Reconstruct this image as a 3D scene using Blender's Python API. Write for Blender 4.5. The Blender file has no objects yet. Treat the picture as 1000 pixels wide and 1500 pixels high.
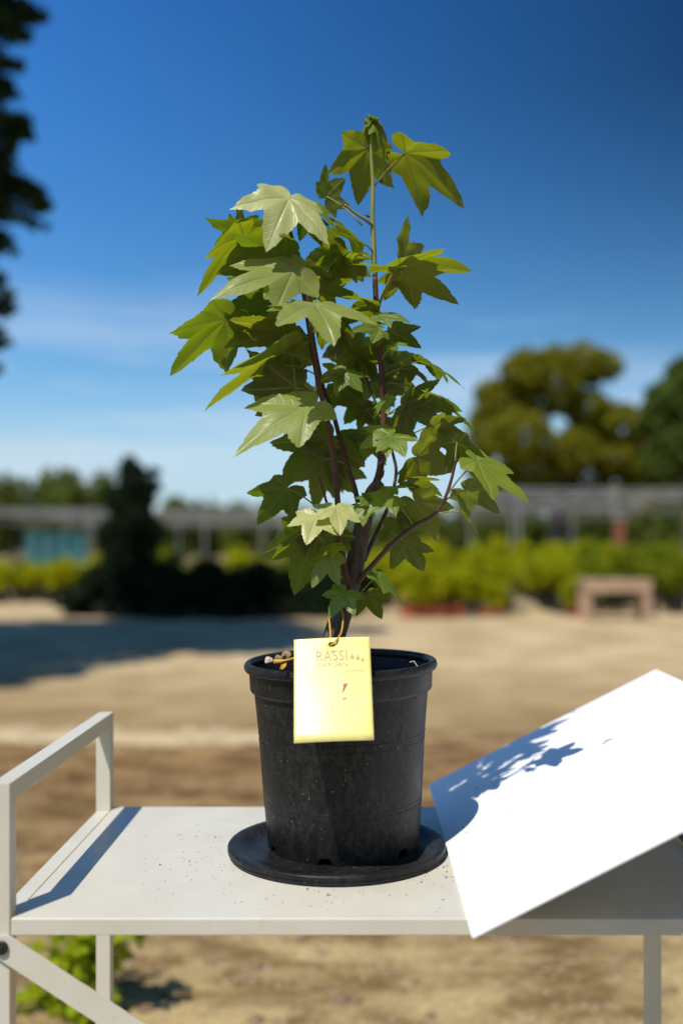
import bpy, bmesh, math, random
import numpy as np
from mathutils import Vector, Matrix, Quaternion

# ------------------------------------------------------------------ camera, sky, sun, exposure
scene = bpy.context.scene
C = scene.collection
F = 1500.0            # focal length in photo pixels (1000 x 1500 frame)
VX, VY = 527.0, 792.0 # where +Y (level) meets the frame
CH = 1.256            # camera height
cam_d = bpy.data.cameras.new('camera')
cam = bpy.data.objects.new('camera', cam_d); C.objects.link(cam)
cam.location = (0, 0, CH); cam.rotation_euler = (math.radians(90), 0, 0)
cam_d.sensor_width = 36; cam_d.sensor_fit = 'VERTICAL'; cam_d.sensor_height = 36
cam_d.lens = 36 * F / 1500.0
cam_d.shift_x = -(VX - 500) / 1500.0
cam_d.shift_y = (VY - 750) / 1500.0
cam_d.clip_start = 0.05; cam_d.clip_end = 3000
cam_d.dof.use_dof = True; cam_d.dof.focus_distance = 1.29; cam_d.dof.aperture_fstop = 1.8
scene.camera = cam

SUN_EL = math.radians(59.0)
SUN_AZ = (-0.518, -0.855)          # horizontal direction towards the sun
S = Vector((SUN_AZ[0]*math.cos(SUN_EL), SUN_AZ[1]*math.cos(SUN_EL), math.sin(SUN_EL))).normalized()

world = bpy.data.worlds.new('World'); scene.world = world; world.use_nodes = True
wn, wl = world.node_tree.nodes, world.node_tree.links
wn.clear()
sky = wn.new('ShaderNodeTexSky'); sky.sky_type = 'NISHITA'; sky.sun_disc = False
sky.sun_elevation = SUN_EL
sky.sun_rotation = math.atan2(SUN_AZ[0], SUN_AZ[1])
sky.altitude = 300; sky.air_density = 1.0; sky.dust_density = 0.35; sky.ozone_density = 2.5
hsv = wn.new('ShaderNodeHueSaturation'); hsv.inputs['Saturation'].default_value = 1.0
gam = wn.new('ShaderNodeGamma'); gam.inputs['Gamma'].default_value = 1.0
# thin cirrus low over the horizon
tc = wn.new('ShaderNodeTexCoord')
mp = wn.new('ShaderNodeMapping'); mp.inputs['Scale'].default_value = (2.2, 2.2, 16.0)
mp.inputs['Location'].default_value = (0.35, 0.0, 0.55)
nz = wn.new('ShaderNodeTexNoise'); nz.inputs['Scale'].default_value = 1.6; nz.inputs['Detail'].default_value = 6
nz.inputs['Roughness'].default_value = 0.55
cr = wn.new('ShaderNodeValToRGB'); cr.color_ramp.elements[0].position = 0.45; cr.color_ramp.elements[1].position = 0.68
sep = wn.new('ShaderNodeSeparateXYZ')
band = wn.new('ShaderNodeValToRGB')
be = band.color_ramp.elements
be[0].position = 0.0; be[0].color = (1, 1, 1, 1)
be[1].position = 0.26; be[1].color = (0, 0, 0, 1)
e = be.new(0.14); e.color = (.8, .8, .8, 1)
mul = wn.new('ShaderNodeMath'); mul.operation = 'MULTIPLY'
mul2 = wn.new('ShaderNodeMath'); mul2.operation = 'MULTIPLY'; mul2.inputs[1].default_value = 0.85
mixc = wn.new('ShaderNodeMix'); mixc.data_type = 'RGBA'
mixc.inputs['B'].default_value = (6.6, 8.0, 9.6, 1)
bg = wn.new('ShaderNodeBackground'); bg.inputs['Strength'].default_value = 0.085
wo = wn.new('ShaderNodeOutputWorld')
# clear-day grade of the whole sky: deeper blue overhead, brighter on the sun's side
srgb = wn.new('ShaderNodeSeparateColor'); crgb = wn.new('ShaderNodeCombineColor')
wl.new(sky.outputs[0], srgb.inputs[0])
for i, (k, p, sc_) in enumerate(((.085/.376, 2.15, .50/.085), (.085/.533, 1.42, .72/.085), (.085/.591, 1.0, .80/.085))):
    a_ = wn.new('ShaderNodeMath'); a_.operation = 'MULTIPLY'; a_.inputs[1].default_value = k
    b_ = wn.new('ShaderNodeMath'); b_.operation = 'POWER'; b_.inputs[1].default_value = p
    c_ = wn.new('ShaderNodeMath'); c_.operation = 'MULTIPLY'; c_.inputs[1].default_value = sc_
    wl.new(srgb.outputs[i], a_.inputs[0]); wl.new(a_.outputs[0], b_.inputs[0]); wl.new(b_.outputs[0], c_.inputs[0])
    d_ = wn.new('ShaderNodeMath'); d_.operation = 'MINIMUM'; d_.inputs[1].default_value = (.46, .66, .84)[i]/.085
    wl.new(c_.outputs[0], d_.inputs[0]); wl.new(d_.outputs[0], crgb.inputs[i])
side = wn.new('ShaderNodeMapRange'); side.inputs['From Min'].default_value = -.4; side.inputs['From Max'].default_value = .4
side.inputs['To Min'].default_value = 1.5; side.inputs['To Max'].default_value = .22
ssx = wn.new('ShaderNodeSeparateXYZ'); wl.new(tc.outputs['Generated'], ssx.inputs[0]); wl.new(ssx.outputs['X'], side.inputs['Value'])
low = wn.new('ShaderNodeMapRange'); low.inputs['From Min'].default_value = .08; low.inputs['From Max'].default_value = .4
wl.new(ssx.outputs['Z'], low.inputs['Value'])
lm = wn.new('ShaderNodeMix'); lm.data_type = 'FLOAT'; lm.inputs[2].default_value = 1.0
wl.new(low.outputs[0], lm.inputs[0]); wl.new(side.outputs[0], lm.inputs[3])
sm = wn.new('ShaderNodeVectorMath'); sm.operation = 'SCALE'
wl.new(crgb.outputs[0], sm.inputs[0]); wl.new(lm.outputs[0], sm.inputs['Scale'])
wl.new(sm.outputs[0], hsv.inputs['Color']); wl.new(hsv.outputs[0], gam.inputs['Color'])
wl.new(tc.outputs['Generated'], mp.inputs['Vector']); wl.new(mp.outputs[0], nz.inputs['Vector'])
wl.new(nz.outputs['Fac'], cr.inputs[0]); wl.new(tc.outputs['Generated'], sep.inputs[0])
wl.new(sep.outputs['Z'], band.inputs[0])
wl.new(cr.outputs[0], mul.inputs[0]); wl.new(band.outputs[0], mul.inputs[1]); wl.new(mul.outputs[0], mul2.inputs[0])
wl.new(mul2.outputs[0], mixc.inputs['Factor']); wl.new(gam.outputs[0], mixc.inputs['A'])
wl.new(mixc.outputs['Result'], bg.inputs['Color']); wl.new(bg.outputs[0], wo.inputs['Surface'])

sun_d = bpy.data.lights.new('sun', 'SUN'); sun_d.energy = 4.6; sun_d.angle = math.radians(0.5); sun_d.color = (1.0, 0.94, 0.84)
sun = bpy.data.objects.new('sun', sun_d); C.objects.link(sun)
sun.rotation_euler = S.to_track_quat('Z', 'Y').to_euler(); sun.location = (-4, -6, 12)

scene.view_settings.view_transform = 'Standard'; scene.view_settings.look = 'None'
scene.view_settings.exposure = 0.1; scene.view_settings.gamma = 1.0
scene.cycles.use_denoising = True
scene.cycles.max_bounces = 8; scene.cycles.transparent_max_bounces = 8
scene.cycles.caustics_reflective = False; scene.cycles.caustics_refractive = False

# ------------------------------------------------------------------ helpers
rnd = random.Random(7)
def P(px, py, Y):
    """photo pixel + distance along +Y -> world point"""
    return Vector(((px - VX) / F * Y, Y, CH - (py - VY) / F * Y))

def tag(o, label=None, cat=None, group=None, kind=None):
    if label: o['label'] = label
    if cat: o['category'] = cat
    if group: o['group'] = group
    if kind: o['kind'] = kind
    return o
def empty(name, loc, label=None, cat=None, group=None):
    o = bpy.data.objects.new(name, None); C.objects.link(o); o.location = loc
    o.empty_display_size = 0.05
    return tag(o, label, cat, group)
def link(name, me, mat=None, parent=None, loc=None, smooth=False):
    o = bpy.data.objects.new(name, me); C.objects.link(o)
    if mat is not None and not me.materials: me.materials.append(mat)
    if smooth:
        me.polygons.foreach_set('use_smooth', [True]*len(me.polygons))
    if parent is not None:
        o.parent = parent
    if loc is not None: o.location = loc
    return o
def mesh_pd(name, v, f):
    me = bpy.data.meshes.new(name); me.from_pydata([tuple(p) for p in v], [], f); me.update(); return me
def bm_mesh(name, bm):
    me = bpy.data.meshes.new(name); bm.to_mesh(me); bm.free(); return me
def box_mesh(name, x0, x1, y0, y1, z0, z1, bev=0.0, seg=2):
    bm = bmesh.new()
    r = bmesh.ops.create_cube(bm, size=1)
    bmesh.ops.scale(bm, vec=(x1-x0, y1-y0, z1-z0), verts=bm.verts)
    bmesh.ops.translate(bm, vec=((x0+x1)/2, (y0+y1)/2, (z0+z1)/2), verts=bm.verts)
    if bev > 0:
        bmesh.ops.bevel(bm, geom=bm.edges[:], offset=bev, segments=seg, affect='EDGES', profile=0.5)
    return bm_mesh(name, bm)
def tube_mesh(name, pts, radii, n=8, cap=True):
    pts = [Vector(p) for p in pts]
    v, f = [], []
    prev = None
    for i, p in enumerate(pts):
        d = (pts[min(i+1, len(pts)-1)] - pts[max(i-1, 0)]).normalized()
        if prev is None:
            a = Vector((1, 0, 0)) if abs(d.x) < .8 else Vector((0, 1, 0))
            u = d.cross(a).normalized()
        else:
            u = (prev - d * prev.dot(d)).normalized()
        prev = u; w = d.cross(u)
        for k in range(n):
            a = 2*math.pi*k/n
            v.append(p + (u*math.cos(a) + w*math.sin(a)) * radii[i])
    for i in range(len(pts)-1):
        for k in range(n):
            f.append((i*n+k, i*n+(k+1) % n, (i+1)*n+(k+1) % n, (i+1)*n+k))
    if cap:
        f.append(tuple(range(n-1, -1, -1))); f.append(tuple((len(pts)-1)*n+k for k in range(n)))
    return mesh_pd(name, v, f)
def smooth_path(pts, rad, sub=4):
    """catmull-rom through pts"""
    out, ro = [], []
    n = len(pts)
    for i in range(n-1):
        p0, p1, p2, p3 = pts[max(i-1, 0)], pts[i], pts[i+1], pts[min(i+2, n-1)]
        for k in range(sub):
            t = k/sub
            out.append(0.5*((2*p1)+(p2-p0)*t+(2*p0-5*p1+4*p2-p3)*t*t+(3*p1-p0-3*p2+p3)*t**3))
            ro.append(rad[i]*(1-t)+rad[i+1]*t)
    out.append(pts[-1]); ro.append(rad[-1])
    return out, ro
def lathe_mesh(name, prof, n=96, closed=False):
    v, f = [], []
    for (r, z) in prof:
        for k in range(n):
            a = 2*math.pi*k/n
            v.append((r*math.cos(a), r*math.sin(a), z))
    m = len(prof)
    for i in range(m if closed else m-1):
        j = (i+1) % m
        for k in range(n):
            f.append((i*n+k, i*n+(k+1) % n, j*n+(k+1) % n, j*n+k))
    return mesh_pd(name, v, f)

class NT:
    """tiny node-tree helper"""
    def __init__(s, name):
        s.m = bpy.data.materials.new(name); s.m.use_nodes = True
        s.n, s.l = s.m.node_tree.nodes, s.m.node_tree.links
        s.b = s.n['Principled BSDF']; s.out = s.n['Material Output']
    def N(s, t, **kw):
        x = s.n.new(t)
        for k, v in kw.items(): setattr(x, k, v)
        return x
    def noise(s, scale, detail=4, rough=.55, vec=None):
        x = s.n.new('ShaderNodeTexNoise'); x.inputs['Scale'].default_value = scale
        x.inputs['Detail'].default_value = detail; x.inputs['Roughness'].default_value = rough
        if vec is not None: s.l.new(vec, x.inputs['Vector'])
        return x.outputs['Fac']
    def ramp(s, fac, stops):
        x = s.n.new('ShaderNodeValToRGB'); el = x.color_ramp.elements
        el[0].position = stops[0][0]; el[0].color = tuple(stops[0][1])+(1,)
        el[1].position = stops[-1][0]; el[1].color = tuple(stops[-1][1])+(1,)
        for p, c in stops[1:-1]:
            q = el.new(p); q.color = tuple(c)+(1,)
        s.l.new(fac, x.inputs[0]); return x.outputs[0]
    def mix(s, fac, a, b):
        x = s.n.new('ShaderNodeMix'); x.data_type = 'RGBA'
        for sock, val in (('Factor', fac), ('A', a), ('B', b)):
            if isinstance(val, (tuple, list)): x.inputs[sock].default_value = tuple(val)+(1,)*(4-len(val))
            elif isinstance(val, (int, float)): x.inputs[sock].default_value = val
            else: s.l.new(val, x.inputs[sock])
        return x.outputs['Result']
    def math(s, op, a, b=None):
        x = s.n.new('ShaderNodeMath'); x.operation = op
        for i, val in enumerate((a, b)):
            if val is None: continue
            if isinstance(val, (int, float)): x.inputs[i].default_value = val
            else: s.l.new(val, x.inputs[i])
        return x.outputs[0]
    def obj(s): return s.N('ShaderNodeTexCoord').outputs['Object']
    def pos(s): return s.N('ShaderNodeNewGeometry').outputs['Position']
    def set(s, **kw):
        for k, v in kw.items():
            k = k.replace('_', ' ')
            if isinstance(v, (tuple, list)): s.b.inputs[k].default_value = tuple(v)+(1,)*(4-len(v))
            elif isinstance(v, (int, float)): s.b.inputs[k].default_value = v
            else: s.l.new(v, s.b.inputs[k])
        return s
    def bump(s, h, strength=.3, dist=.01):
        x = s.n.new('ShaderNodeBump'); x.inputs['Strength'].default_value = strength; x.inputs['Distance'].default_value = dist
        s.l.new(h, x.inputs['Height']); s.l.new(x.outputs[0], s.b.inputs['Normal']); return s

# ------------------------------------------------------------------ materials
def mat_paint():
    t = NT('cream_paint'); p = t.obj()
    big = t.noise(6, 4, .6, p); fine = t.noise(55, 5, .65, p)
    base = t.ramp(big, [(.3, (.545, .515, .415)), (.7, (.62, .59, .495))])
    stain = t.ramp(fine, [(.62, (0, 0, 0)), (.78, (1, 1, 1))])
    col = t.mix(t.math('MULTIPLY', stain, .35), base, (.42, .33, .2))
    rust = t.ramp(t.noise(140, 3, .6, p), [(.7, (0, 0, 0)), (.76, (1, 1, 1))])
    col = t.mix(t.math('MULTIPLY', rust, .5), col, (.16, .08, .035))
    rg = t.ramp(t.noise(18, 4, .6, p), [(.3, (.3, .3, .3)), (.75, (.5, .5, .5))])
    t.set(Base_Color=col, Roughness=rg, Specular_IOR_Level=.5)
    t.bump(t.noise(300, 2, .5, p), .06, .002)
    return t.m
def mat_board():
    t = NT('white_board'); p = t.obj()
    col = t.ramp(t.noise(7, 5, .6, p), [(.3, (.80, .80, .79)), (.75, (.85, .85, .84))])
    sp = t.ramp(t.noise(160, 2, .5, p), [(.76, (0, 0, 0)), (.8, (1, 1, 1))])
    col = t.mix(t.math('MULTIPLY', sp, .35), col, (.45, .38, .3))
    t.set(Base_Color=col, Roughness=.45, Specular_IOR_Level=.35); return t.m
def mat_pot(name='black_plastic', dust=1.0):
    t = NT(name); p = t.obj()
    mpn = t.N('ShaderNodeMapping'); mpn.inputs['Scale'].default_value = (1, 1, .55); t.l.new(p, mpn.inputs['Vector'])
    streak = t.noise(150, 8, .78, mpn.outputs[0]); blot = t.noise(14, 5, .65, p)
    d = t.math('MULTIPLY', t.ramp(streak, [(.42, (0, 0, 0)), (.85, (1, 1, 1))]), t.ramp(blot, [(.35, (.1, .1, .1)), (.7, (1, 1, 1))]))
    col = t.mix(t.math('MULTIPLY', d, .55*dust), (.008, .008, .008), (.15, .145, .13))
    sp = t.ramp(t.noise(260, 2, .5, p), [(.70, (0, 0, 0)), (.75, (1, 1, 1))])
    col = t.mix(t.math('MULTIPLY', sp, .6*dust), col, (.25, .24, .21))
    rg = t.ramp(blot, [(.3, (.34, .34, .34)), (.7, (.55, .55, .55))])
    t.set(Base_Color=col, Roughness=rg, Specular_IOR_Level=.2)
    t.bump(t.noise(120, 4, .6, p), .12, .002); return t.m
def mat_simple(name, c0, c1, scale=12, rough=.7, bump=0, bs=40, spec=.4):
    t = NT(name); p = t.obj()
    t.set(Base_Color=t.ramp(t.noise(scale, 5, .6, p), [(.3, c0), (.72, c1)]), Roughness=rough, Specular_IOR_Level=spec)
    if bump: t.bump(t.noise(bs, 5, .6, p), bump, .01)
    return t.m
def mat_bark():
    t = NT('bark'); p = t.obj()
    mpn = t.N('ShaderNodeMapping'); mpn.inputs['Scale'].default_value = (1, 1, .35); t.l.new(p, mpn.inputs['Vector'])
    n = t.noise(130, 5, .65, mpn.outputs[0])
    t.set(Base_Color=t.ramp(n, [(.3, (.035, .024, .017)), (.72, (.13, .095, .07))]), Roughness=.8)
    t.bump(n, .5, .004); return t.m
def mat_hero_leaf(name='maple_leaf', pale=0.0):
    t = NT(name)
    uv = t.N('ShaderNodeUVMap'); uv.uv_map = 'vein'
    sp = t.N('ShaderNodeSeparateXYZ'); t.l.new(uv.outputs[0], sp.inputs[0])
    s_, d_ = sp.outputs['X'], sp.outputs['Y']
    mainv = t.ramp(d_, [(.008, (1, 1, 1)), (.026, (0, 0, 0))])
    ph = t.math('FRACT', t.math('MULTIPLY', t.math('SUBTRACT', s_, t.math('MULTIPLY', d_, .9)), 8.5))
    sec = t.ramp(t.math('ABSOLUTE', t.math('SUBTRACT', ph, .5)), [(.03, (1, 1, 1)), (.1, (0, 0, 0))])
    vein = t.math('MAXIMUM', mainv, t.math('MULTIPLY', sec, .45))
    oi = t.N('ShaderNodeObjectInfo').outputs['Random']
    geo = t.N('ShaderNodeNewGeometry')
    blot = t.noise(45, 4, .6, t.obj())
    top = t.mix(oi, (.065, .14, .012), (.17, .235, .028))
    top = t.mix(t.ramp(blot, [(.35, (0, 0, 0)), (.7, (.7, .7, .7))]), top, (.17, .2, .028))
    top = t.mix(t.math('MULTIPLY', vein, .6), top, (.25, .33, .1))
    if pale: top = t.mix(pale, top, (.60, .60, .25))  # sun sheen painted into the upper-face colour of the lit leaves
    bot = t.mix(oi, (.045, .065, .012), (.085, .10, .018))
    bot = t.mix(t.ramp(blot, [(.4, (0, 0, 0)), (.7, (.6, .6, .6))]), bot, (.11, .11, .025))
    bot = t.mix(t.math('MULTIPLY', vein, .75), bot, (.24, .26, .08))
    col = t.mix(geo.outputs['Backfacing'], top, bot)
    rg = t.math('ADD', .40, t.math('MULTIPLY', geo.outputs['Backfacing'], .3))
    t.set(Base_Color=col, Roughness=rg, Specular_IOR_Level=.5)
    t.bump(t.math('SUBTRACT', t.math('MULTIPLY', blot, .5), vein), .32, .002)
    tr = t.N('ShaderNodeBsdfTranslucent')
    tcol = t.mix(oi, (.27, .43, .005), (.48, .53, .009))
    tcol = t.mix(t.math('MULTIPLY', vein, .6), tcol, (.12, .16, .015))
    t.l.new(tcol, tr.inputs['Color'])
    ms = t.N('ShaderNodeMixShader'); ms.inputs[0].default_value = .40
    t.l.new(t.b.outputs[0], ms.inputs[1]); t.l.new(tr.outputs[0], ms.inputs[2]); t.l.new(ms.outputs[0], t.out.inputs['Surface'])
    return t.m
def mat_foliage(name, c0, c1, trans=(.2, .3, .02), tf=.35, rough=.55):
    t = NT(name); r = t.N('ShaderNodeNewGeometry').outputs['Random Per Island']
    n = t.noise(1.3, 3, .6, t.obj())
    col = t.mix(t.math('ADD', t.math('MULTIPLY', r, .5), t.math('MULTIPLY', n, .5)), c0, c1)
    t.set(Base_Color=col, Roughness=.8, Specular_IOR_Level=.08)
    tr = t.N('ShaderNodeBsdfTranslucent'); tr.inputs['Color'].default_value = tuple(trans)+(1,)
    ms = t.N('ShaderNodeMixShader'); ms.inputs[0].default_value = tf
    t.l.new(t.b.outputs[0], ms.inputs[1]); t.l.new(tr.outputs[0], ms.inputs[2]); t.l.new(ms.outputs[0], t.out.inputs['Surface'])
    return t.m
def mat_ground():
    t = NT('dry_earth'); p = t.pos()
    sx = t.N('ShaderNodeSeparateXYZ'); t.l.new(p, sx.inputs[0])
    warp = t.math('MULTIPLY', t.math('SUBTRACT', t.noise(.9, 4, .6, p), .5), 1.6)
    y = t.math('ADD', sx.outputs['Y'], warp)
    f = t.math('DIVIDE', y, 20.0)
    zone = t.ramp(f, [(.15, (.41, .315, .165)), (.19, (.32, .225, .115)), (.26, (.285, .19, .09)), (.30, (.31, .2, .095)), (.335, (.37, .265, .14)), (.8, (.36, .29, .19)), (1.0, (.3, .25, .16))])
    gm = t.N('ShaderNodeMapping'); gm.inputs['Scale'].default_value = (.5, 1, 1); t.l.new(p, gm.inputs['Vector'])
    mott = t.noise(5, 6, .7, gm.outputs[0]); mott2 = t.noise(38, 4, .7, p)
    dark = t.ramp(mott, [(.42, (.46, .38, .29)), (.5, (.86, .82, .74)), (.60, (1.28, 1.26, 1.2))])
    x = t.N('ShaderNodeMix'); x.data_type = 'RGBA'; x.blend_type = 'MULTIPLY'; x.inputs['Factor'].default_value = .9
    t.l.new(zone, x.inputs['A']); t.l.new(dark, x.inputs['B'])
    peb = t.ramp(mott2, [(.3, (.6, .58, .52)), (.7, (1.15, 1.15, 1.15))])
    x2 = t.N('ShaderNodeMix'); x2.data_type = 'RGBA'; x2.blend_type = 'MULTIPLY'; x2.inputs['Factor'].default_value = .8
    t.l.new(x.outputs['Result'], x2.inputs['A']); t.l.new(peb, x2.inputs['B'])
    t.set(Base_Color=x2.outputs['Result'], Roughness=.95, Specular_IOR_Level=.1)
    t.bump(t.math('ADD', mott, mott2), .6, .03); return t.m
def mat_yard():
    t = NT('pale_gravel'); p = t.pos()
    a = t.noise(1.1, 5, .65, p); b = t.noise(26, 4, .7, p)
    sy = t.N('ShaderNodeSeparateXYZ'); t.l.new(p, sy.inputs[0])
    trod = t.ramp(t.math('DIVIDE', t.math('ADD', sy.outputs['Y'], t.math('MULTIPLY', t.math('SUBTRACT', t.noise(.5, 4, .6, p), .5), 3.5)), 20.0), [(.36, (.66, .62, .54)), (.52, (1, 1, 1))])
    col = t.ramp(a, [(.38, (.40, .30, .16)), (.62, (.58, .46, .275))])
    xm = t.N('ShaderNodeMix'); xm.data_type = 'RGBA'; xm.blend_type = 'MULTIPLY'; xm.inputs['Factor'].default_value = 1
    t.l.new(col, xm.inputs['A']); t.l.new(trod, xm.inputs['B']); col = xm.outputs['Result']
    x = t.N('ShaderNodeMix'); x.data_type = 'RGBA'; x.blend_type = 'MULTIPLY'; x.inputs['Factor'].default_value = .7
    t.l.new(col, x.inputs['A']); t.l.new(t.ramp(b, [(.3, (.7, .68, .63)), (.7, (1.1, 1.1, 1.1))]), x.inputs['B'])
    t.set(Base_Color=x.outputs['Result'], Roughness=.95, Specular_IOR_Level=.1); t.bump(b, .5, .02); return t.m
def mat_tag():
    t = NT('yellow_tag'); p = t.obj()
    col = t.ramp(t.noise(28, 4, .6, p), [(.3, (.80, .70, .19)), (.7, (.83, .76, .32))])
    t.set(Base_Color=col, Roughness=.28, Specular_IOR_Level=.55); t.bump(t.noise(45, 3, .5, p), .08, .003); return t.m
def mat_flat(name, c, rough=.5): 
    t = NT(name); p = t.obj()
    k = .8
    t.set(Base_Color=t.ramp(t.noise(60, 4, .6, p), [(.3, tuple(x*k for x in c)), (.7, c)]), Roughness=rough); return t.m

M = dict(crumb=mat_simple('dark_crumb', (.05, .03, .02), (.16, .09, .055), 60, .95), paint=mat_paint(), board=mat_board(), pot=mat_pot(), dish=mat_pot('black_dish_plastic', .8), bark=mat_bark(),
    twig=mat_simple('red_brown_twig', (.05, .022, .014), (.12, .05, .03), 60, .55),
    green_twig=mat_simple('green_twig', (.17, .2, .04), (.27, .28, .07), 50, .5),
    petiole=mat_simple('petiole', (.15, .17, .045), (.26, .22, .07), 60, .5),
    leaf=mat_hero_leaf(), sun_painted_leaf=mat_hero_leaf('sun_painted_maple_leaf', .8), half_sun_painted_leaf=mat_hero_leaf('half_sun_painted_maple_leaf', .24), soil=mat_simple('potting_soil', (.018, .012, .008), (.06, .04, .026), 80, .95, .8, 120),  # two lighter leaf copies carry painted sunlight, full and partial
    ground=mat_ground(), yard=mat_yard(), tag=mat_tag(),
    ink=mat_flat('brown_ink', (.42, .30, .10)), gold=mat_flat('ochre_ink', (.5, .4, .1)), red=mat_flat('red_marker', (.35, .08, .07)), pale=mat_flat('pale_print', (.86, .83, .6), .4),
    wire=mat_flat('yellow_wire', (.62, .36, .02), .35), bolt=mat_flat('black_bolt', (.02, .02, .02), .35),
    ystalk=mat_flat('yellow_stalk', (.62, .34, .02)), chip=mat_simple('bark_chip', (.2, .1, .06), (.42, .3, .18), 90, .9), chalk=mat_simple('pale_stone', (.4, .34, .25), (.62, .56, .45), 80, .9),
    trunk=mat_simple('tree_bark', (.06, .045, .032), (.15, .115, .085), 4, .9, .5, 14),
    fol_near=mat_foliage('overhang_leaves', (.018, .04, .016), (.04, .075, .022), (.06, .1, .02), .25),
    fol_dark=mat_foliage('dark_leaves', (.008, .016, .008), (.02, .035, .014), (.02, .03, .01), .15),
    fol_oak=mat_foliage('oak_leaves', (.11, .12, .01), (.28, .26, .02), (.30, .30, .015), .35),
    fol_right=mat_foliage('deep_green_leaves', (.05, .085, .016), (.11, .145, .022), (.12, .18, .02), .28),
    fol_far=mat_foliage('far_leaves', (.075, .11, .02), (.16, .19, .035), (.17, .22, .02), .3),
    fol_yel=mat_foliage('lime_leaves', (.20, .24, .006), (.52, .50, .01), (.45, .48, .01), .35),
    fol_grn=mat_foliage('green_leaves', (.10, .15, .008), (.26, .29, .015), (.26, .32, .01), .35),
    fol_weed=mat_foliage('weed_leaves', (.18, .26, .01), (.42, .48, .02), (.42, .5, .015), .45),
    wood=mat_simple('bench_wood', (.33, .21, .13), (.5, .35, .24), 7, .8), clay=mat_simple('red_clay', (.36, .085, .045), (.5, .14, .075), 10, .8),
    pinkclay=mat_simple('pink_clay', (.42, .24, .17), (.55, .34, .25), 10, .85),
    metal=mat_simple('galvanised', (.2, .2, .195), (.3, .3, .29), 3, .6), cloth=mat_simple('grey_shade_cloth', (.14, .14, .14), (.26, .26, .25), 2, .85),
    teal=mat_simple('teal_net', (.03, .12, .13), (.05, .17, .18), 3, .8), rustpost=mat_simple('rusty_post', (.2, .07, .035), (.32, .12, .06), 6, .85),
    blackpot=mat_simple('nursery_pot', (.015, .015, .015), (.035, .033, .03), 10, .6))

# ------------------------------------------------------------------ ground
def sheet(name, x0, x1, y0, y1, z, nx, ny, mat, wob=0.0, seed=1):
    r = random.Random(seed); v, f = [], []
    for j in range(ny+1):
        for i in range(nx+1):
            x = x0+(x1-x0)*i/nx; y = y0+(y1-y0)*j/ny
            if j in (0, ny): y += wob*(math.sin(x*1.7+seed)+.6*math.sin(x*4.1)+r.uniform(-.5, .5))*.5
            v.append((x, y, z))
    for j in range(ny):
        for i in range(nx):
            a = j*(nx+1)+i; f.append((a, a+1, a+nx+2, a+nx+1))
    return tag(link(name, mesh_pd(name, v, f), mat), kind='structure')
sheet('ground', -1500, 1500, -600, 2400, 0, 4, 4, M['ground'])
sheet('gravel_yard', -26, 26, 6.75, 21.0, .005, 240, 6, M['yard'], .16, 3)
# pale kerb of packed stone along the near side of the yard
v, f = [], []
for i in range(130):
    x = -13+i*.098
    y = 6.55+.05*math.sin(x*1.3)+rnd.uniform(-.03, .03)
    for yy, z in ((y-.16-rnd.uniform(0, .1), -.001), (y-.08, .02), (y+.08, .025), (y+.2+rnd.uniform(0, .25), .003)): v.append((x, yy, z+(rnd.uniform(-.012, .012) if z > .01 else 0)))
for i in range(129):
    for k in range(3): f.append((i*4+k, (i+1)*4+k, (i+1)*4+k+1, i*4+k+1))
tag(link('stone_edging', mesh_pd('stone_edging', v, f), mat_simple('pale_edging', (.42, .32, .18), (.50, .395, .235), 3, .9, .4, 30)), kind='structure')
# loose pebbles on the near ground
def pebbles(name, n, x0, x1, y0, y1, r0, r1, mat, seed):
    g = np.random.default_rng(seed)
    octa = np.array([(1,0,0),(0,1,0),(-1,0,0),(0,-1,0),(0,0,1),(0,0,-.4)], float)
    fc = [(0,1,4),(1,2,4),(2,3,4),(3,0,4),(1,0,5),(2,1,5),(3,2,5),(0,3,5)]
    V = np.zeros((n*6, 3)); Fc = []
    for i in range(n):
        r = g.uniform(r0, r1)**1; a = g.uniform(0, 6.28); s = g.uniform(.6, 1.1, 3)*r*np.array([1, 1, .55])
        q = octa*s; ca, sa = math.cos(a), math.sin(a)
        V[i*6:i*6+6, 0] = q[:, 0]*ca-q[:, 1]*sa+g.uniform(x0, x1); V[i*6:i*6+6, 1] = q[:, 0]*sa+q[:, 1]*ca+g.uniform(y0, y1); V[i*6:i*6+6, 2] = q[:, 2]+.002
        Fc += [tuple(i*6+k for k in t) for t in fc]
    return tag(link(name, mesh_pd(name, V, Fc), mat), kind='stuff')
o = pebbles('pebbles', 2600, -2.2, 2.2, 1.9, 4.0, .004, .014, mat_simple('pebble_stone', (.28, .21, .12), (.46, .37, .23), 6, .9), 4)
tag(o, 'loose tan pebbles scattered over dry ground under metal cart', 'pebbles')
o = pebbles('dark_pebbles', 1800, -4, 4, 2.6, 6.4, .01, .035, mat_simple('brown_stone', (.16, .1, .055), (.3, .2, .12), 6, .9), 9)
tag(o, 'brown clods of earth strewn over the darker dirt strip', 'clods')

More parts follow.
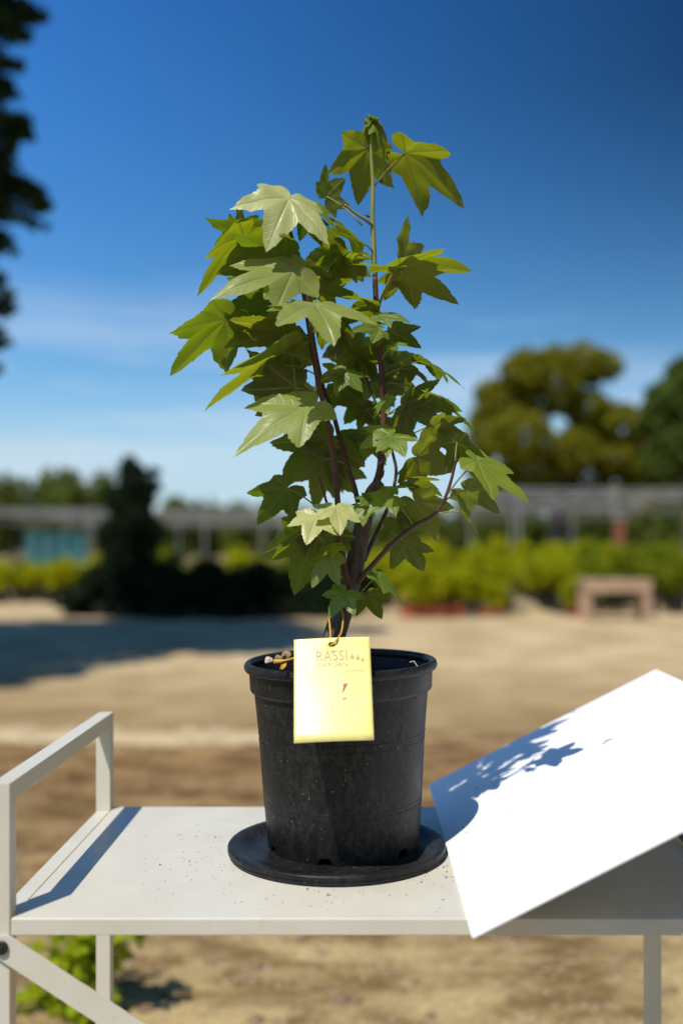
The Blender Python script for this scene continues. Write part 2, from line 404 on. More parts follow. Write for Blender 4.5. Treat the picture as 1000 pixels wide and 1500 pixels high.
# ------------------------------------------------------------------ foliage helpers
def leaf_cloud(name, blobs, n, size, seed, hollow=.55, aspect=.6):
    """n separate little leaf faces spread through a set of ellipsoids"""
    g = np.random.default_rng(seed)
    cen = np.array([b[0] for b in blobs], float); rad = np.array([b[1] for b in blobs], float)
    w = (rad[:, 0]*rad[:, 1]*rad[:, 2])**.67; w /= w.sum()
    idx = g.choice(len(blobs), n, p=w)
    d = g.normal(size=(n, 3)); d /= np.linalg.norm(d, axis=1)[:, None]
    rr = hollow+(1-hollow)*g.random(n)**.6
    rr *= 1+.12*np.sin(d[:, 0]*9+idx)*np.sin(d[:, 2]*8)
    c = cen[idx]+d*rad[idx]*rr[:, None]
    a = g.normal(size=(n, 3)); a /= np.linalg.norm(a, axis=1)[:, None]
    nn = d*.6+g.normal(size=(n, 3))*.7+np.array([0, 0, .35])
    b = np.cross(nn, a); b /= np.linalg.norm(b, axis=1)[:, None]+1e-9
    a = np.cross(b, nn); a /= np.linalg.norm(a, axis=1)[:, None]+1e-9
    s = size*g.uniform(.6, 1.35, n)[:, None]
    v = np.empty((n, 4, 3))
    v[:, 0] = c-a*s; v[:, 1] = c+b*s*aspect-a*s*.1; v[:, 2] = c+a*s; v[:, 3] = c-b*s*aspect-a*s*.1
    me = bpy.data.meshes.new(name)
    me.vertices.add(n*4); me.vertices.foreach_set('co', v.reshape(-1))
    me.loops.add(n*4); me.loops.foreach_set('vertex_index', np.arange(n*4, dtype=np.int32))
    me.polygons.add(n); me.polygons.foreach_set('loop_start', np.arange(0, n*4, 4, dtype=np.int32)); 
    me.update(); me.validate()
    return me
def tree(name, base, blobs, trunk_h, trunk_r, nleaf, size, fol, label, cat='tree', group=None, seed=1, hollow=.5):
    r = random.Random(seed)
    root = empty(name, base, label, cat, group)
    rel = [(tuple(np.array(c)-np.array(base)), q) for c, q in blobs]
    link('crown', leaf_cloud('crown', rel, nleaf, size, seed, hollow), fol, root)
    top = Vector((r.uniform(-.2, .2), r.uniform(-.2, .2), trunk_h))
    link('trunk', tube_mesh('trunk', [(0, 0, -.1), (0, 0, .15), top*.5+Vector((.05, 0, 0)), top], [trunk_r*1.5, trunk_r*1.1, trunk_r, trunk_r*.7], 10), M['trunk'], root, smooth=True)
    for c, q in rel[:9]:
        c = Vector(c); m = top.lerp(c, .5)+Vector((0, 0, -.12*(c-top).length))
        link('limb', tube_mesh('limb', [top*.9, m, c], [trunk_r*.5, trunk_r*.3, trunk_r*.1], 6), M['trunk'], root, smooth=True)
    return root
def blobs_round(c, R, n, seed, br=.4, flat=1.0):
    r = random.Random(seed); out = []
    for i in range(n):
        while True:
            d = Vector((r.uniform(-1, 1), r.uniform(-1, 1), r.uniform(-1, 1)))
            if .25 < d.length < 1: break
        k = br*r.uniform(.7, 1.25)
        out.append(((c[0]+d.x*R[0]*(1-k*.6), c[1]+d.y*R[1]*(1-k*.6), c[2]+d.z*R[2]*(1-k*.6)), (R[0]*k, R[1]*k, R[2]*k*flat)))
    return out
def B(px, py, Y, rpx, ry=None):
    """a crown lobe seen at a pixel, radius in photo pixels, at distance Y"""
    p = P(px, py, Y); r = rpx/F*Y
    return (tuple(p), (r, r if ry is None else ry, r*.85))
def gx(px, Y): return (px-VX)/F*Y
def gz(py, Y): return CH-(py-VY)/F*Y

# ------------------------------------------------------------------ big trees
# overhanging tree to the left: only its right-hand sprays reach into view, its shade falls over the yard
bl = []
Yt = 9.6
for (px, py, rp) in ((22, 18, 26), (52, 22, 16), (8, 40, 22), (14, 92, 12), (30, 96, 8), (2, 128, 20), (28, 182, 18), (8, 190, 22), (14, 212, 14), (-8, 240, 30), (10, 270, 22), (42, 284, 24), (62, 298, 14), (48, 326, 10), (68, 332, 6), (6, 312, 16), (-2, 352, 20), (20, 366, 8), (4, 448, 18), (-6, 495, 18), (-4, 540, 10)):
    bl.append(B(px, py, Yt+rnd.uniform(-.4, .4), rp*1.2))
for (px, py, rp) in ((-14, 10, 30), (-14, 80, 26), (-12, 160, 26), (-14, 300, 34), (-16, 410, 24), (38, 50, 10), (22, 140, 8), (40, 200, 9), (30, 320, 10), (16, 430, 8), (72, 300, 7)):
    bl.append(B(px, py, Yt+rnd.uniform(-.5, .5), rp))
n_fine = len(bl)
r2 = random.Random(21)
for i in range(84):
    z = r2.uniform(3.2, 13.6); t = (z-3.2)/10.4
    Rm = 3.1*math.sin(math.pi*min(1, max(.12, .2+.72*t)))**.6
    a = r2.uniform(0, 6.28); q = r2.uniform(.2, 1)*Rm
    c = (-6.0+q*math.cos(a), 8.9+1.1*q*math.sin(a), z); rr = r2.uniform(.6, 1.05)
    # the crown's right-hand edge lies just outside the view, as the photo shows
    lim = gx(-25, c[1])-rr
    bl.append(((min(c[0], lim), c[1], c[2]), (rr, rr, rr*.8)))
tree('shade_tree', (-6.0, Yt, 0), bl[n_fine:], 4.6, .24, 50000, .11, M['fol_near'], 'tall dark leafy tree whose branch tips hang in front of open sky', seed=5)

st_ = [o for o in C.objects if o.name == 'shade_tree'][0]
link('branch_spray', leaf_cloud('branch_spray', [(tuple(Vector(c)-st_.location), q) for c, q in bl[:n_fine]], 3900, .05, 55, .02), M['fol_near'], st_)
# round tree beyond the shade house on the right
Yo = 46
ob = [B(*a) for a in ((800, 560, Yo, 62), (850, 535, Yo, 40), (885, 535, Yo, 28), (770, 545, Yo-1, 40), (735, 590, Yo, 42), (715, 575, Yo, 22), (720, 640, Yo, 40), (705, 690, Yo, 24), (760, 640, Yo-1.5, 50), (860, 600, Yo, 36), (905, 620, Yo, 38), (840, 660, Yo-1, 40), (900, 670, Yo, 34), (780, 690, Yo, 40), (945, 650, Yo, 26), (870, 640, Yo+1.5, 40), (930, 690, Yo, 26), (740, 700, Yo, 26), (700, 610, Yo, 14), (715, 730, Yo, 26), (760, 735, Yo, 28), (805, 728, Yo, 24), (850, 735, Yo, 26), (895, 730, Yo, 26), (940, 735, Yo, 28), (855, 700, Yo+1, 34), (905, 705, Yo+1, 34), (955, 705, Yo+1, 34), (820, 710, Yo+1, 26))]
tree('round_tree', (gx(815, Yo), Yo, 0), ob, 3.6, .45, 21000, .17, M['fol_oak'], 'big round olive green tree with sky gaps beyond the shade house', seed=12, hollow=.6)
Yr = 42
rb = [B(*a) for a in ((985, 590, Yr, 44), (1020, 560, Yr, 50), (960, 620, Yr, 26), (1000, 650, Yr, 50), (970, 680, Yr, 34), (1040, 620, Yr, 60), (1060, 690, Yr, 50), (1000, 545, Yr, 26))]
tree('deep_green_tree', (gx(1015, Yr), Yr, 0), rb, 3.2, .35, 13000, .16, M['fol_right'], 'dense deep green tree next to the big olive green tree', seed=13)
# low far trees behind the left shade house
far = [(20, 715, 36, 62), (62, 705, 30, 66), (100, 712, 36, 60), (145, 708, 28, 64), (-20, 720, 40, 62), (262, 745, 24, 75), (300, 742, 20, 78), (345, 740, 22, 74), (392, 752, 20, 80), (440, 750, 22, 80), (180, 725, 28, 68), (470, 756, 18, 82), (640, 750, 24, 80), (600, 760, 20, 84), (680, 745, 26, 74), (720, 738, 28, 70), (770, 742, 28, 76), (820, 736, 28, 72), (870, 740, 30, 74), (925, 738, 30, 70), (985, 735, 34, 68), (1040, 738, 34, 72)]
fl = ['low rounded green tree in the far treeline behind the grey shade rails', 'small pale green tree on the horizon beyond the yard']
for i, (px, py, rp, Y) in enumerate(far):
    c = P(px, py, Y); r = rp/F*Y
    bb = blobs_round((c.x, c.y, c.z*.62), (r, r, c.z*.62), 9, 40+i, .55)
    tree('far_tree', (c.x, Y, 0), bb, 1.6, .16, 2600, .2, M['fol_far'], fl[0] if px < 200 else fl[1] if px < 700 else 'low green tree under and behind the big round tree', group='trees of the far treeline' if px < 200 else 'small trees on the horizon' if px < 700 else 'low trees behind the round tree', seed=60+i)

hb = [((x, 88+3*math.sin(x*.7), 1.5+.5*math.sin(x*.37)), (3.2, 2.0, 2.2+.6*math.sin(x*.53+1))) for x in np.arange(-62, 64, 2.2)]
tag(link('far_hedge', leaf_cloud('far_hedge', hb, 30000, .32, 91, .5), M['fol_far']), 'long low green belt of bushes along the horizon', 'hedge', kind='stuff')
# ------------------------------------------------------------------ shade houses (rails on posts with rolled shade cloth)
def post_mesh(h, r=.038): return tube_mesh('post', [(0, 0, -.2), (0, 0, h)], [r, r], 8)
def shade_house(name, x0, x1, ys, h, post_px, label, dz=0):
    root = empty(name, ((x0+x1)/2, ys[0], 0), label, 'shade house'); rk = random.Random(len(name))
    ox, oy = root.location.x, root.location.y
    pm = post_mesh(h)
    for k, y in enumerate(ys):
        link('rail', tube_mesh('rail', [(x0-ox, y-oy, h), (x1-ox, y-oy, h)], [.028, .028], 6), M['metal'], root)
        link('wire', tube_mesh('wire', [(x0-ox, y-oy, h-.42), (x1-ox, y-oy, h-.42)], [.012, .012], 5), M['metal'], root)
        n = 26; pts = [(x0-ox+(x1-x0)*i/n, y-oy+.02, h-.12-.06*abs(math.sin(i*1.2+k))) for i in range(n+1)]
        if k in (0, 3): link('rolled_cloth', tube_mesh('rolled_cloth', pts, [.036+.016*math.sin(i*2.1+k) for i in range(n+1)], 7), M['cloth'], root, smooth=True)
        for px in post_px:
            x = gx(px, ys[0])
            if k == 0 or rk.random() < .35: link('post', pm, M['metal'], root, (x-ox, y-oy, 0))
    for px in post_px:
        x = gx(px, ys[0])
        link('cross_rail', tube_mesh('cross_rail', [(x-ox, ys[0]-oy, h-.05), (x-ox, ys[-1]-oy, h-.05)], [.035, .035], 6), M['metal'], root)
    return root
shade_house('shade_house', gx(690, 25), gx(1120, 25), (25, 27.8, 31.5, 36, 42), 2.5, (760, 900, 1050), 'grey rail shade house with rolled cloth behind lime green shrubs and wooden bench')
shade_house('long_shade_house', gx(-120, 36), gx(480, 36), (36, 40, 46, 54), 2.35, (-60, 130, 300, 385, 480), 'long low grey shade house behind dark columnar shrub and teal net')
# reddish timber post in front of the right shade house
root = empty('rusty_post', (gx(906, 24), 24, 0), 'short rust red post with cap standing before the shade house', 'post')
link('shaft', box_mesh('shaft', -.11, .11, -.11, .11, -.1, 1.75, .01), M['rustpost'], root)
link('cap', box_mesh('cap', -.14, .14, -.14, .14, 1.751, 1.82, .01), M['metal'], root)
# teal wind net on posts
Yn = 33
root = empty('teal_net_fence', (gx(85, Yn), Yn, 0), 'teal wind net stretched between posts behind yellow green hedge', 'fence')
v, f = [], []
w0, w1 = gx(36, Yn)-root.location.x, gx(128, Yn)-root.location.x
for i in range(25):
    x = w0+(w1-w0)*i/24
    for z, s in ((.55, 0), (1.0, .05), (1.5, .02)): v.append((x, .08*math.sin(i*1.1)+s, z+.02*math.sin(i*.8)))
for i in range(24):
    for k in range(2): f.append((i*3+k, i*3+3+k, i*3+4+k, i*3+1+k))
link('net', mesh_pd('net', v, f), M['teal'], root)
for q in range(4):
    link('post', post_mesh(1.55, .035), M['metal'], root, (w0+(w1-w0)*q/3, .12, 0))
# white plastic pipes/tunnel edge seen as pale line on left shade house omitted

# ------------------------------------------------------------------ nursery shrubs
def shrub_protos(fol, n, seed, R=.42, h=1.0, pot=None, size=.05, nl=900, z0=.34):
    out = []
    for i in range(n):
        r = random.Random(seed+i)
        bb = []
        for k in range(11):
            a = r.uniform(0, 6.28); q = r.uniform(0, .65)*R; z = z0+(h-z0)*r.uniform(.1, .92)
            bb.append(((q*math.cos(a), q*math.sin(a), z), (R*r.uniform(.3, .55),)*2+(h*r.uniform(.12, .24),)))
        cr = leaf_cloud('crown', bb, nl, size, seed+i, .2)
        cr.materials.append(fol)
        st = tube_mesh('stem', [(0, 0, .2), (.02, 0, h*.5), (0, .03, h*.85)], [.02, .014, .006], 5); st.materials.append(M['trunk'])
        pt = lathe_mesh('pot', [(.0, 0), (.12, 0), (.155, .24), (.17, .245), (.17, .28), (.15, .28), (.145, .25), (0, .25)], 14); pt.materials.append(pot or M['blackpot'])
        out.append((cr, st, pt))
    return out
def put_shrub(name, proto, loc, s, rz, label, group, cat='shrub'):
    root = empty(name, loc, label, cat, group); root.rotation_euler = (0, 0, rz); root.scale = (s[0], s[0], s[1])
    for nm, me in zip(('crown', 'stem', 'pot'), proto): link(nm, me, None, root)
    return root
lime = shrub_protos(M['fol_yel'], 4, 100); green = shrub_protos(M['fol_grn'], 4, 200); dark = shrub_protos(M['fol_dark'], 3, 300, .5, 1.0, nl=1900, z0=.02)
limeclay = shrub_protos(M['fol_yel'], 2, 400, .4, 1.0, M['clay'])
r3 = random.Random(33)
for row, (Y, x0, x1, hs) in enumerate(((17.6, 690, 1050, 1.0), (18.6, 560, 1060, 1.08), (19.8, 560, 1060, 1.12), (21.2, 570, 1060, 1.15), (22.8, 580, 1060, 1.15))):
    px = x0
    while px < x1:
        if abs(px-790+ (Y-17.6)*9) < 17: px += 18; continue
        if row == 0 and 690 < px < 700: pass
        kind = r3.random()
        pr, nm = (lime[r3.randrange(4)], 'lime_shrub') if kind < .62 else (green[r3.randrange(4)], 'green_shrub')
        rn = ('front', 'second', 'third', 'fourth', 'back')[row]
        lab = f'lime yellow potted shrub in {rn} row of shrubs behind wooden bench' if nm == 'lime_shrub' else f'mid green potted shrub in {rn} row of shrubs behind wooden bench'
        put_shrub(nm, pr, (gx(px, Y), Y+r3.uniform(-.15, .15), .005), (r3.uniform(.9, 1.2), hs*r3.uniform(.8, 1.12)), r3.uniform(0, 6), lab, f'lime shrubs in the {rn} row' if nm == 'lime_shrub' else f'green shrubs in the {rn} row')
        px += r3.uniform(34, 52)
for i, px in enumerate((598, 622, 646, 668)):
    put_shrub('clay_pot_shrub', limeclay[i % 2], (gx(px, 16.7), 16.7+.05*i % .1, .005), (1.0, .72+.08*(i % 2)), i*1.3, 'lime shrub in red clay pot at front of rows beside pink crate', 'lime shrubs in red clay pots')
for i, px in enumerate((708, 728, 838)):
    put_shrub('small_clay_pot_shrub', limeclay[i % 2], (gx(px, 16.9), 16.9, .005), (.7, .55), i*2.3, 'small low lime shrub in red clay pot at edge of gravel yard', 'small shrubs in red clay pots')
# pinkish crate stack beside the clay pots
Yc = 17.5
for k in range(2):
    root = empty('pink_crate', (gx(600+k*26, Yc), Yc-.55+k*.1, .005), 'faded pink slatted crate standing among red clay pots' if k == 0 else 'faded pink slatted crate next to another crate among lime shrubs', 'crate')
    for zz in (.08, .24, .40, .56):
        for yy in (-.14, .14): link('slat', box_mesh('slat', -.17, .17, yy-.01, yy+.01, zz, zz+.1, .003, 1), M['pinkclay'], root)
    for xx in (-.16, .16):
        for yy in (-.118, .118): link('corner_post', box_mesh('corner_post', xx-.015, xx+.015, yy-.011, yy+.011, 0, .67, .003, 1), M['pinkclay'], root)
    link('base', box_mesh('base', -.14, .14, -.105, .105, .02, .045), M['pinkclay'], root)
# left yellow-green hedge rows
for row, Y in enumerate((20.6, 22.0, 23.6)):
    px = -40
    while px < 150:
        pr = lime[r3.randrange(4)] if r3.random() < .6 else green[r3.randrange(4)]
        put_shrub('hedge_shrub', pr, (gx(px, Y), Y+r3.uniform(-.2, .2), .005), (r3.uniform(1.0, 1.25), .78*r3.uniform(.85, 1.1)), r3.uniform(0, 6), f'yellow green low shrub in {("front", "middle", "back")[row]} row before the teal net', f'yellow green shrubs, {("front", "middle", "back")[row]} row')
        px += r3.uniform(30, 44)
for row, Y in enumerate((20.5, 22.5)):
    px = 160
    while px < 480:
        pr = green[r3.randrange(4)] if r3.random() < .65 else lime[r3.randrange(4)]
        put_shrub('back_shrub', pr, (gx(px, Y), Y+r3.uniform(-.2, .2), .005), (r3.uniform(1.0, 1.2), 1.0*r3.uniform(.8, 1.1)), r3.uniform(0, 6), 'green shrub standing behind the dark shaded shrubs', 'green shrubs behind the dark shrubs')
        px += r3.uniform(38, 54)
# dark shaded shrubs
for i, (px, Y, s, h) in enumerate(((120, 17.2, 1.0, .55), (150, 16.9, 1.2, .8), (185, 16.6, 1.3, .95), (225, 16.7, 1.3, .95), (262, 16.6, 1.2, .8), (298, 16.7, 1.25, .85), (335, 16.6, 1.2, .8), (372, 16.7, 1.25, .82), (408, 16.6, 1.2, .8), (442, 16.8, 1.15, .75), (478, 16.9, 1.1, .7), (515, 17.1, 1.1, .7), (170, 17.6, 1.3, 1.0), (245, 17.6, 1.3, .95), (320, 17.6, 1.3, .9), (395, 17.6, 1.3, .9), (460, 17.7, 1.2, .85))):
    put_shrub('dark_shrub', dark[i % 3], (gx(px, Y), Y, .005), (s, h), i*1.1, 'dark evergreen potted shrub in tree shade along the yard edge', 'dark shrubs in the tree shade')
# columnar dark evergreen
Yk = 17.4
kb = [B(*a) for a in ((190, 690, Yk, 22), (188, 672, Yk, 9), (200, 705, Yk, 26), (180, 730, Yk, 30), (208, 730, Yk, 24), (226, 692, Yk, 9), (224, 712, Yk, 14), (195, 765, Yk, 40), (165, 780, Yk, 26), (225, 780, Yk, 22), (190, 810, Yk, 44), (185, 850, Yk, 50))]
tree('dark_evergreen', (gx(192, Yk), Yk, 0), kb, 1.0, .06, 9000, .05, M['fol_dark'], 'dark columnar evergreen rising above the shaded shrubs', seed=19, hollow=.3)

# wooden bench / trestle table
Yb = 16.1
root = empty('wooden_bench', (gx(899, Yb), Yb, .005), 'weathered wooden trestle bench at gravel yard edge before lime shrubs', 'bench')
for k in range(4): link('plank', box_mesh('plank', -.54, .54, -.26+k*.133, -.26+k*.133+.125, .60, .64, .006, 1), M['wood'], root)
for yy in (-.25, .23): link('apron', box_mesh('apron', -.52, .52, yy, yy+.025, .45, .598, .004, 1), M['wood'], root)
for xx in (-.52, .40):
    for yy in (-.23, .14): link('leg', box_mesh('leg', xx, xx+.13, yy+.006, yy+.085, -.01, .597, .006, 1), M['wood'], root)
link('stretcher', box_mesh('stretcher', -.40, .40, -.02, .03, .12, .17, .004, 1), M['wood'], root)

# weed by the cart
root = empty('leafy_weed', (gx(135, 2.75), 2.75, 0), 'bright green leafy weed growing from gravel behind brace of the cart', 'weed'); root.scale = (1.3, 1.2, 1.15)
rw = random.Random(9); wb = []
for k in range(16):
    t_ = k/15; h_ = .02+.22*t_
    wb.append(((-.05+.08*t_+rw.uniform(-.06, .06), rw.uniform(-.06, .06), h_), (rw.uniform(.05, .075),)*2+(.045,)))
wb += [((.1, .02, .2), (.04, .04, .03)), ((-.12, 0, .03), (.07, .07, .04))]
link('foliage', leaf_cloud('foliage', wb, 520, .02, 77, .0, .75), M['fol_weed'], root)
for k in range(7):
    a = k*.9
    link('stem', tube_mesh('stem', [(0, 0, -.01), (.04*math.cos(a), .04*math.sin(a), .1), (.09*math.cos(a), .08*math.sin(a), .18)], [.004, .003, .0015], 5), M['green_twig'], root)

# ------------------------------------------------------------------ metal cart
T = .0215; ZT = .85
XL0, XL1, XR0, XR1 = -.397, -.3755, .432, .4535
YF, YB_ = 1.10, 1.5635
HL, HR = .145, .163
cart = empty('metal_cart', (0.02, 1.33, 0), 'cream painted metal cart with square tube handles carrying the potted maple', 'cart')
def cp(name, me, mat='paint', parent=None):
    o = link(name, me, M[mat], parent or cart)
    if parent is None: o.matrix_parent_inverse = Matrix.Translation(-cart.location)
    return o
BV = .0016
def prism(name, x0, x1, yz):
    bm = bmesh.new()
    a = [bm.verts.new((x0, y, z)) for y, z in yz]; b = [bm.verts.new((x1, y, z)) for y, z in yz]
    bm.faces.new(a); bm.faces.new(b[::-1]); n_ = len(yz)
    for k in range(n_): bm.faces.new((a[k], b[k], b[(k+1) % n_], a[(k+1) % n_]))
    bmesh.ops.recalc_face_normals(bm, faces=bm.faces)
    bmesh.ops.bevel(bm, geom=bm.edges[:], offset=.0011, segments=2, affect='EDGES', profile=.5)
    return bm_mesh(name, bm)
ttop = cp('tabletop', box_mesh('tabletop', XL1+.0012, XR0-.0012, YF+.0005, YB_-.001, ZT-.0015, ZT, .0006, 1))
cp('front_lip', box_mesh('front_lip', XL1+.0012, XR0-.0012, YF-.0008, YF+.0018, ZT-.0178, ZT-.0002, .0009, 2))
cp('back_lip', box_mesh('back_lip', XL1+.0012, XR0-.0012, YB_-.003, YB_-.0005, ZT-.0178, ZT-.0018, .0005, 1))
for (xa, xb, hh) in ((XL0, XL1, HL), (XR0, XR1, HR)):
    zt_ = ZT+hh
    cp('leg', prism('leg', xa, xb, [(YF, 0), (YF+T, 0), (YF+T, zt_-T), (YF, zt_)]))
    cp('leg', prism('leg', xa, xb, [(YB_-T, 0), (YB_, 0), (YB_, zt_), (YB_-T, zt_-T)]))
    cp('handle_rail', prism('handle_rail', xa, xb, [(YF+T+.0002, zt_-T), (YB_-T-.0002, zt_-T), (YB_-.0002, zt_), (YF+.0002, zt_)]))
    cp('side_rail', box_mesh('side_rail', xa+.001, xb, YF+T+.0003, YB_-T-.0003, ZT-T+.001, ZT-.0006, BV))
    cp('lower_side_rail', box_mesh('lower_side_rail', xa+.001, xb-.001, YF+T+.0003, YB_-T-.0003, .16, .16+T, BV))
cp('lower_shelf', box_mesh('lower_shelf', XL1+.001, XR0-.001, YF+.004, YB_-.004, .165, .178, .002))
# diagonal flat brace with black bolt
def bar(name, p0, p1, w, th, y):
    p0, p1 = Vector((p0[0], p0[1])), Vector((p1[0], p1[1])); d = (p1-p0).normalized(); nrm = Vector((-d.y, d.x))
    L = (p1-p0).length
    bm = bmesh.new(); vs = []
    pts = [(0, -w/2), (L, -w/2)] + [(L+w/2*math.sin(a*math.pi/8), -w/2*math.cos(a*math.pi/8)) for a in range(1, 8)] + [(L, w/2), (0, w/2)] + [(-w/2*math.sin(a*math.pi/8), w/2*math.cos(a*math.pi/8)) for a in range(1, 8)]
    for a, b in pts:
        q = p0+d*a+nrm*b; vs.append(bm.verts.new((q.x, y, q.y)))
    fa = bm.faces.new(vs); r = bmesh.ops.extrude_face_region(bm, geom=[fa])
    bmesh.ops.translate(bm, vec=(0, -th, 0), verts=[e for e in r['geom'] if isinstance(e, bmesh.types.BMVert)])
    bmesh.ops.recalc_face_normals(bm, faces=bm.faces)
    return bm_mesh(name, bm)
bp = P(4, 1387, YF-.002)
br = cp('brace', bar('brace', (bp.x+.002, bp.z), (.4425, bp.z-.5394), .0265, .003, YF-.0011))
bolt = cp('bolt', lathe_mesh('bolt', [(0, .0055), (.003, .0055), (.0035, .004), (.0065, .0038), (.0074, .0025), (.0074, 0), (0, 0)], 20), 'bolt')
bolt.matrix_parent_inverse = Matrix.Identity(4)
bolt.location = Vector((bp.x, YF-.0041, bp.z))-cart.location; bolt.rotation_euler = (math.radians(90), 0, 0)

bolt2 = cp('bolt', bolt.data, 'bolt'); bolt2.matrix_parent_inverse = Matrix.Identity(4)
bolt2.location = Vector((.4425, YF-.0041, bp.z-.5394))-cart.location; bolt2.rotation_euler = (math.radians(90), 0, 0)
# ------------------------------------------------------------------ white board leaning on the right handle
PX, PW, PL, PTH = .1145, .651, .42, .0032
pa = math.atan2(HR-.0015, XR0+.001-PX)
board = empty('white_board', (PX, 1.039, ZT+.0012), 'white board leaning over the cart handle with leaf shadows on it', 'board')
bo = link('panel', box_mesh('panel', 0, PL, 0, PW, 0, PTH, .0008, 2), M['board'], board)
board.rotation_euler = (0, -pa, 0)
# specks of soil on the board
def crumbs(n, seed, fn, r0, r1):
    g = random.Random(seed); v, f = [], []
    for i in range(n):
        c = fn(g); r = g.uniform(r0, r1)
        if g.random() < .06: r *= 1.8
        k = len(v)
        for d in ((1,0,0),(-.3,.8,0),(-.6,-.7,0),(.1,.05,.8)):
            v.append((c[0]+d[0]*r*g.uniform(.6, 1.3), c[1]+d[1]*r*g.uniform(.6, 1.3), c[2]+d[2]*r))
        f += [(k, k+1, k+3), (k+1, k+2, k+3), (k+2, k, k+3), (k, k+2, k+1)]
    return v, f
v, f = crumbs(34, 3, lambda g: (abs(g.gauss(.10, .07)), min(PW-.02, max(.02, g.gauss(.28, .13))), PTH-.0002), .0005, .0013)
tag(link('board_crumbs', mesh_pd('board_crumbs', v, f), M['soil'], board), kind='stuff')
tw = P(888, 1083, 1.5)
link('straw', tube_mesh('straw', [(.255, .40, PTH+.0004), (.262, .405, PTH+.001), (.272, .404, PTH+.0005)], [.0005, .0006, .0004], 5), M['bark'], board)
# crumbs on the table around the saucer
SC = Vector((-.030, 1.337, ZT))
def tabfn(g):
    while True:
        a = g.uniform(0, 6.28); q = .143+abs(g.gauss(0, .05)); x = SC.x+q*math.cos(a); y = SC.y+q*math.sin(a)
        if g.random() < .25: x, y = g.uniform(-.3, .1), g.uniform(1.12, 1.5)
        if math.hypot(x-SC.x, y-SC.y) > .142 and -.36 < x < .105 and 1.105 < y < 1.55: return (x, y, ZT-.0001)
v, f = crumbs(230, 8, tabfn, .0005, .0015)
v2, f2 = crumbs(26, 18, lambda g: (SC.x+.147*math.cos(-.62+g.gauss(0, .22)), SC.y+.147*math.sin(-.62+g.gauss(0, .22)), ZT-.0001), .001, .0024)
f2 = [tuple(i+len(v) for i in t) for t in f2]
tag(link('soil_crumbs', mesh_pd('soil_crumbs', v+v2, f+f2), M['crumb']), 'scattered brown soil crumbs on the cart top around the black saucer', 'soil crumbs', kind='stuff')
# black cord end lying under the board
cpts = [P(990, 1230, 1.40), P(998, 1238, 1.385), P(1006, 1250, 1.36), P(1020, 1262, 1.34)]
cpts = [Vector((p.x, p.y, ZT+.004+.012*(i == 0))) for i, p in enumerate(cpts)]
tag(link('black_cord', tube_mesh('black_cord', *smooth_path(cpts, [.003]*4), 8), M['bolt'], smooth=True), 'short black cord lying under the white board', 'cord')

# ------------------------------------------------------------------ saucer and pot
saucer = empty('plant_saucer', SC, 'round black plastic saucer under the black plant pot', 'saucer')
link('dish', lathe_mesh('dish', [(0, .0004), (.136, .0004), (.1395, .002), (.141, .0052), (.1402, .0058), (.1402, .0066), (.1414, .0072), (.1414, .0115), (.1400, .0134), (.1385, .0137), (.126, .0125), (.1235, .0105), (.115, .0088), (.1135, .0076), (.104, .0072), (0, .0072)], 128), M['dish'], saucer, smooth=True)
PC = Vector((-.0215, 1.352, ZT+.0074))
pot = empty('plant_pot', PC, 'tall black plastic nursery pot with rolled rim and dusty sides', 'pot')
pot.rotation_euler = (math.radians(.9), math.radians(-.9), 0)
prof = [(.098, .0), (.0995, .004), (.1035, .058), (.1040, .0582), (.1040, .0590), (.1036, .0592), (.1039, .0645), (.1044, .0647), (.1044, .0654), (.1041, .0656),
        (.1086, .1408), (.1091, .141), (.1091, .1417), (.1087, .1419), (.1092, .1500), (.1097, .1502), (.1097, .1508), (.1093, .151),
        (.1138, .2015), (.1182, .2050), (.1192, .207), (.1202, .2315)]
n = 160
me = lathe_mesh('wall', prof + [(.1172, .2315), (.1110, .2040), (.096, .012), (.0955, .003), (.098, .0)], n)
# drainage notches cut in the foot
for a0 in (-103, -40, 25, 85, 150, 205):
    for k in range(n):
        a = (math.degrees(2*math.pi*k/n)-a0+180) % 360-180
        if abs(a) < 4.5:
            me.vertices[k].co.z = .0095; me.vertices[n+k].co.z = .0105
            me.vertices[(len(prof)+4)*n+k].co.z = .0095; me.vertices[(len(prof)+3)*n+k].co.z = .011
link('wall', me, M['pot'], pot, smooth=True); me.set_sharp_from_angle(angle=math.radians(28))
rim = []
for k in range(20):
    a = 2*math.pi*k/20; rim.append((.1216+.0050*math.cos(a), .2362+.0064*math.sin(a)))
link('rim', lathe_mesh('rim', rim, n, True), M['pot'], pot, smooth=True)
# soil
bm = bmesh.new(); g = random.Random(4); rings = []
for i in range(15):
    rr = .1165*i/14; row = []
    for k in range(48 if i else 1):
        a = 2*math.pi*k/48; row.append(bm.verts.new((rr*math.cos(a), rr*math.sin(a), .212+g.uniform(-.004, .004)+.006*math.sin(a*2+i*.4))))
    rings.append(row)
for i in range(14):
    for k in range(48):
        k2 = (k+1) % 48
        if i == 0: bm.faces.new((rings[0][0], rings[1][k], rings[1][k2]))
        else: bm.faces.new((rings[i][k], rings[i+1][k], rings[i+1][k2], rings[i][k2]))
link('soil', bm_mesh('soil', bm), M['soil'], pot, smooth=True)
v, f = crumbs(260, 14, lambda g: (lambda a, q: (q*math.cos(a), q*math.sin(a), .212))(g.uniform(0, 6.28), .112*math.sqrt(g.random())), .0015, .006)
tag(link('soil_lumps', mesh_pd('soil_lumps', v, f), M['soil'], pot), kind='stuff')
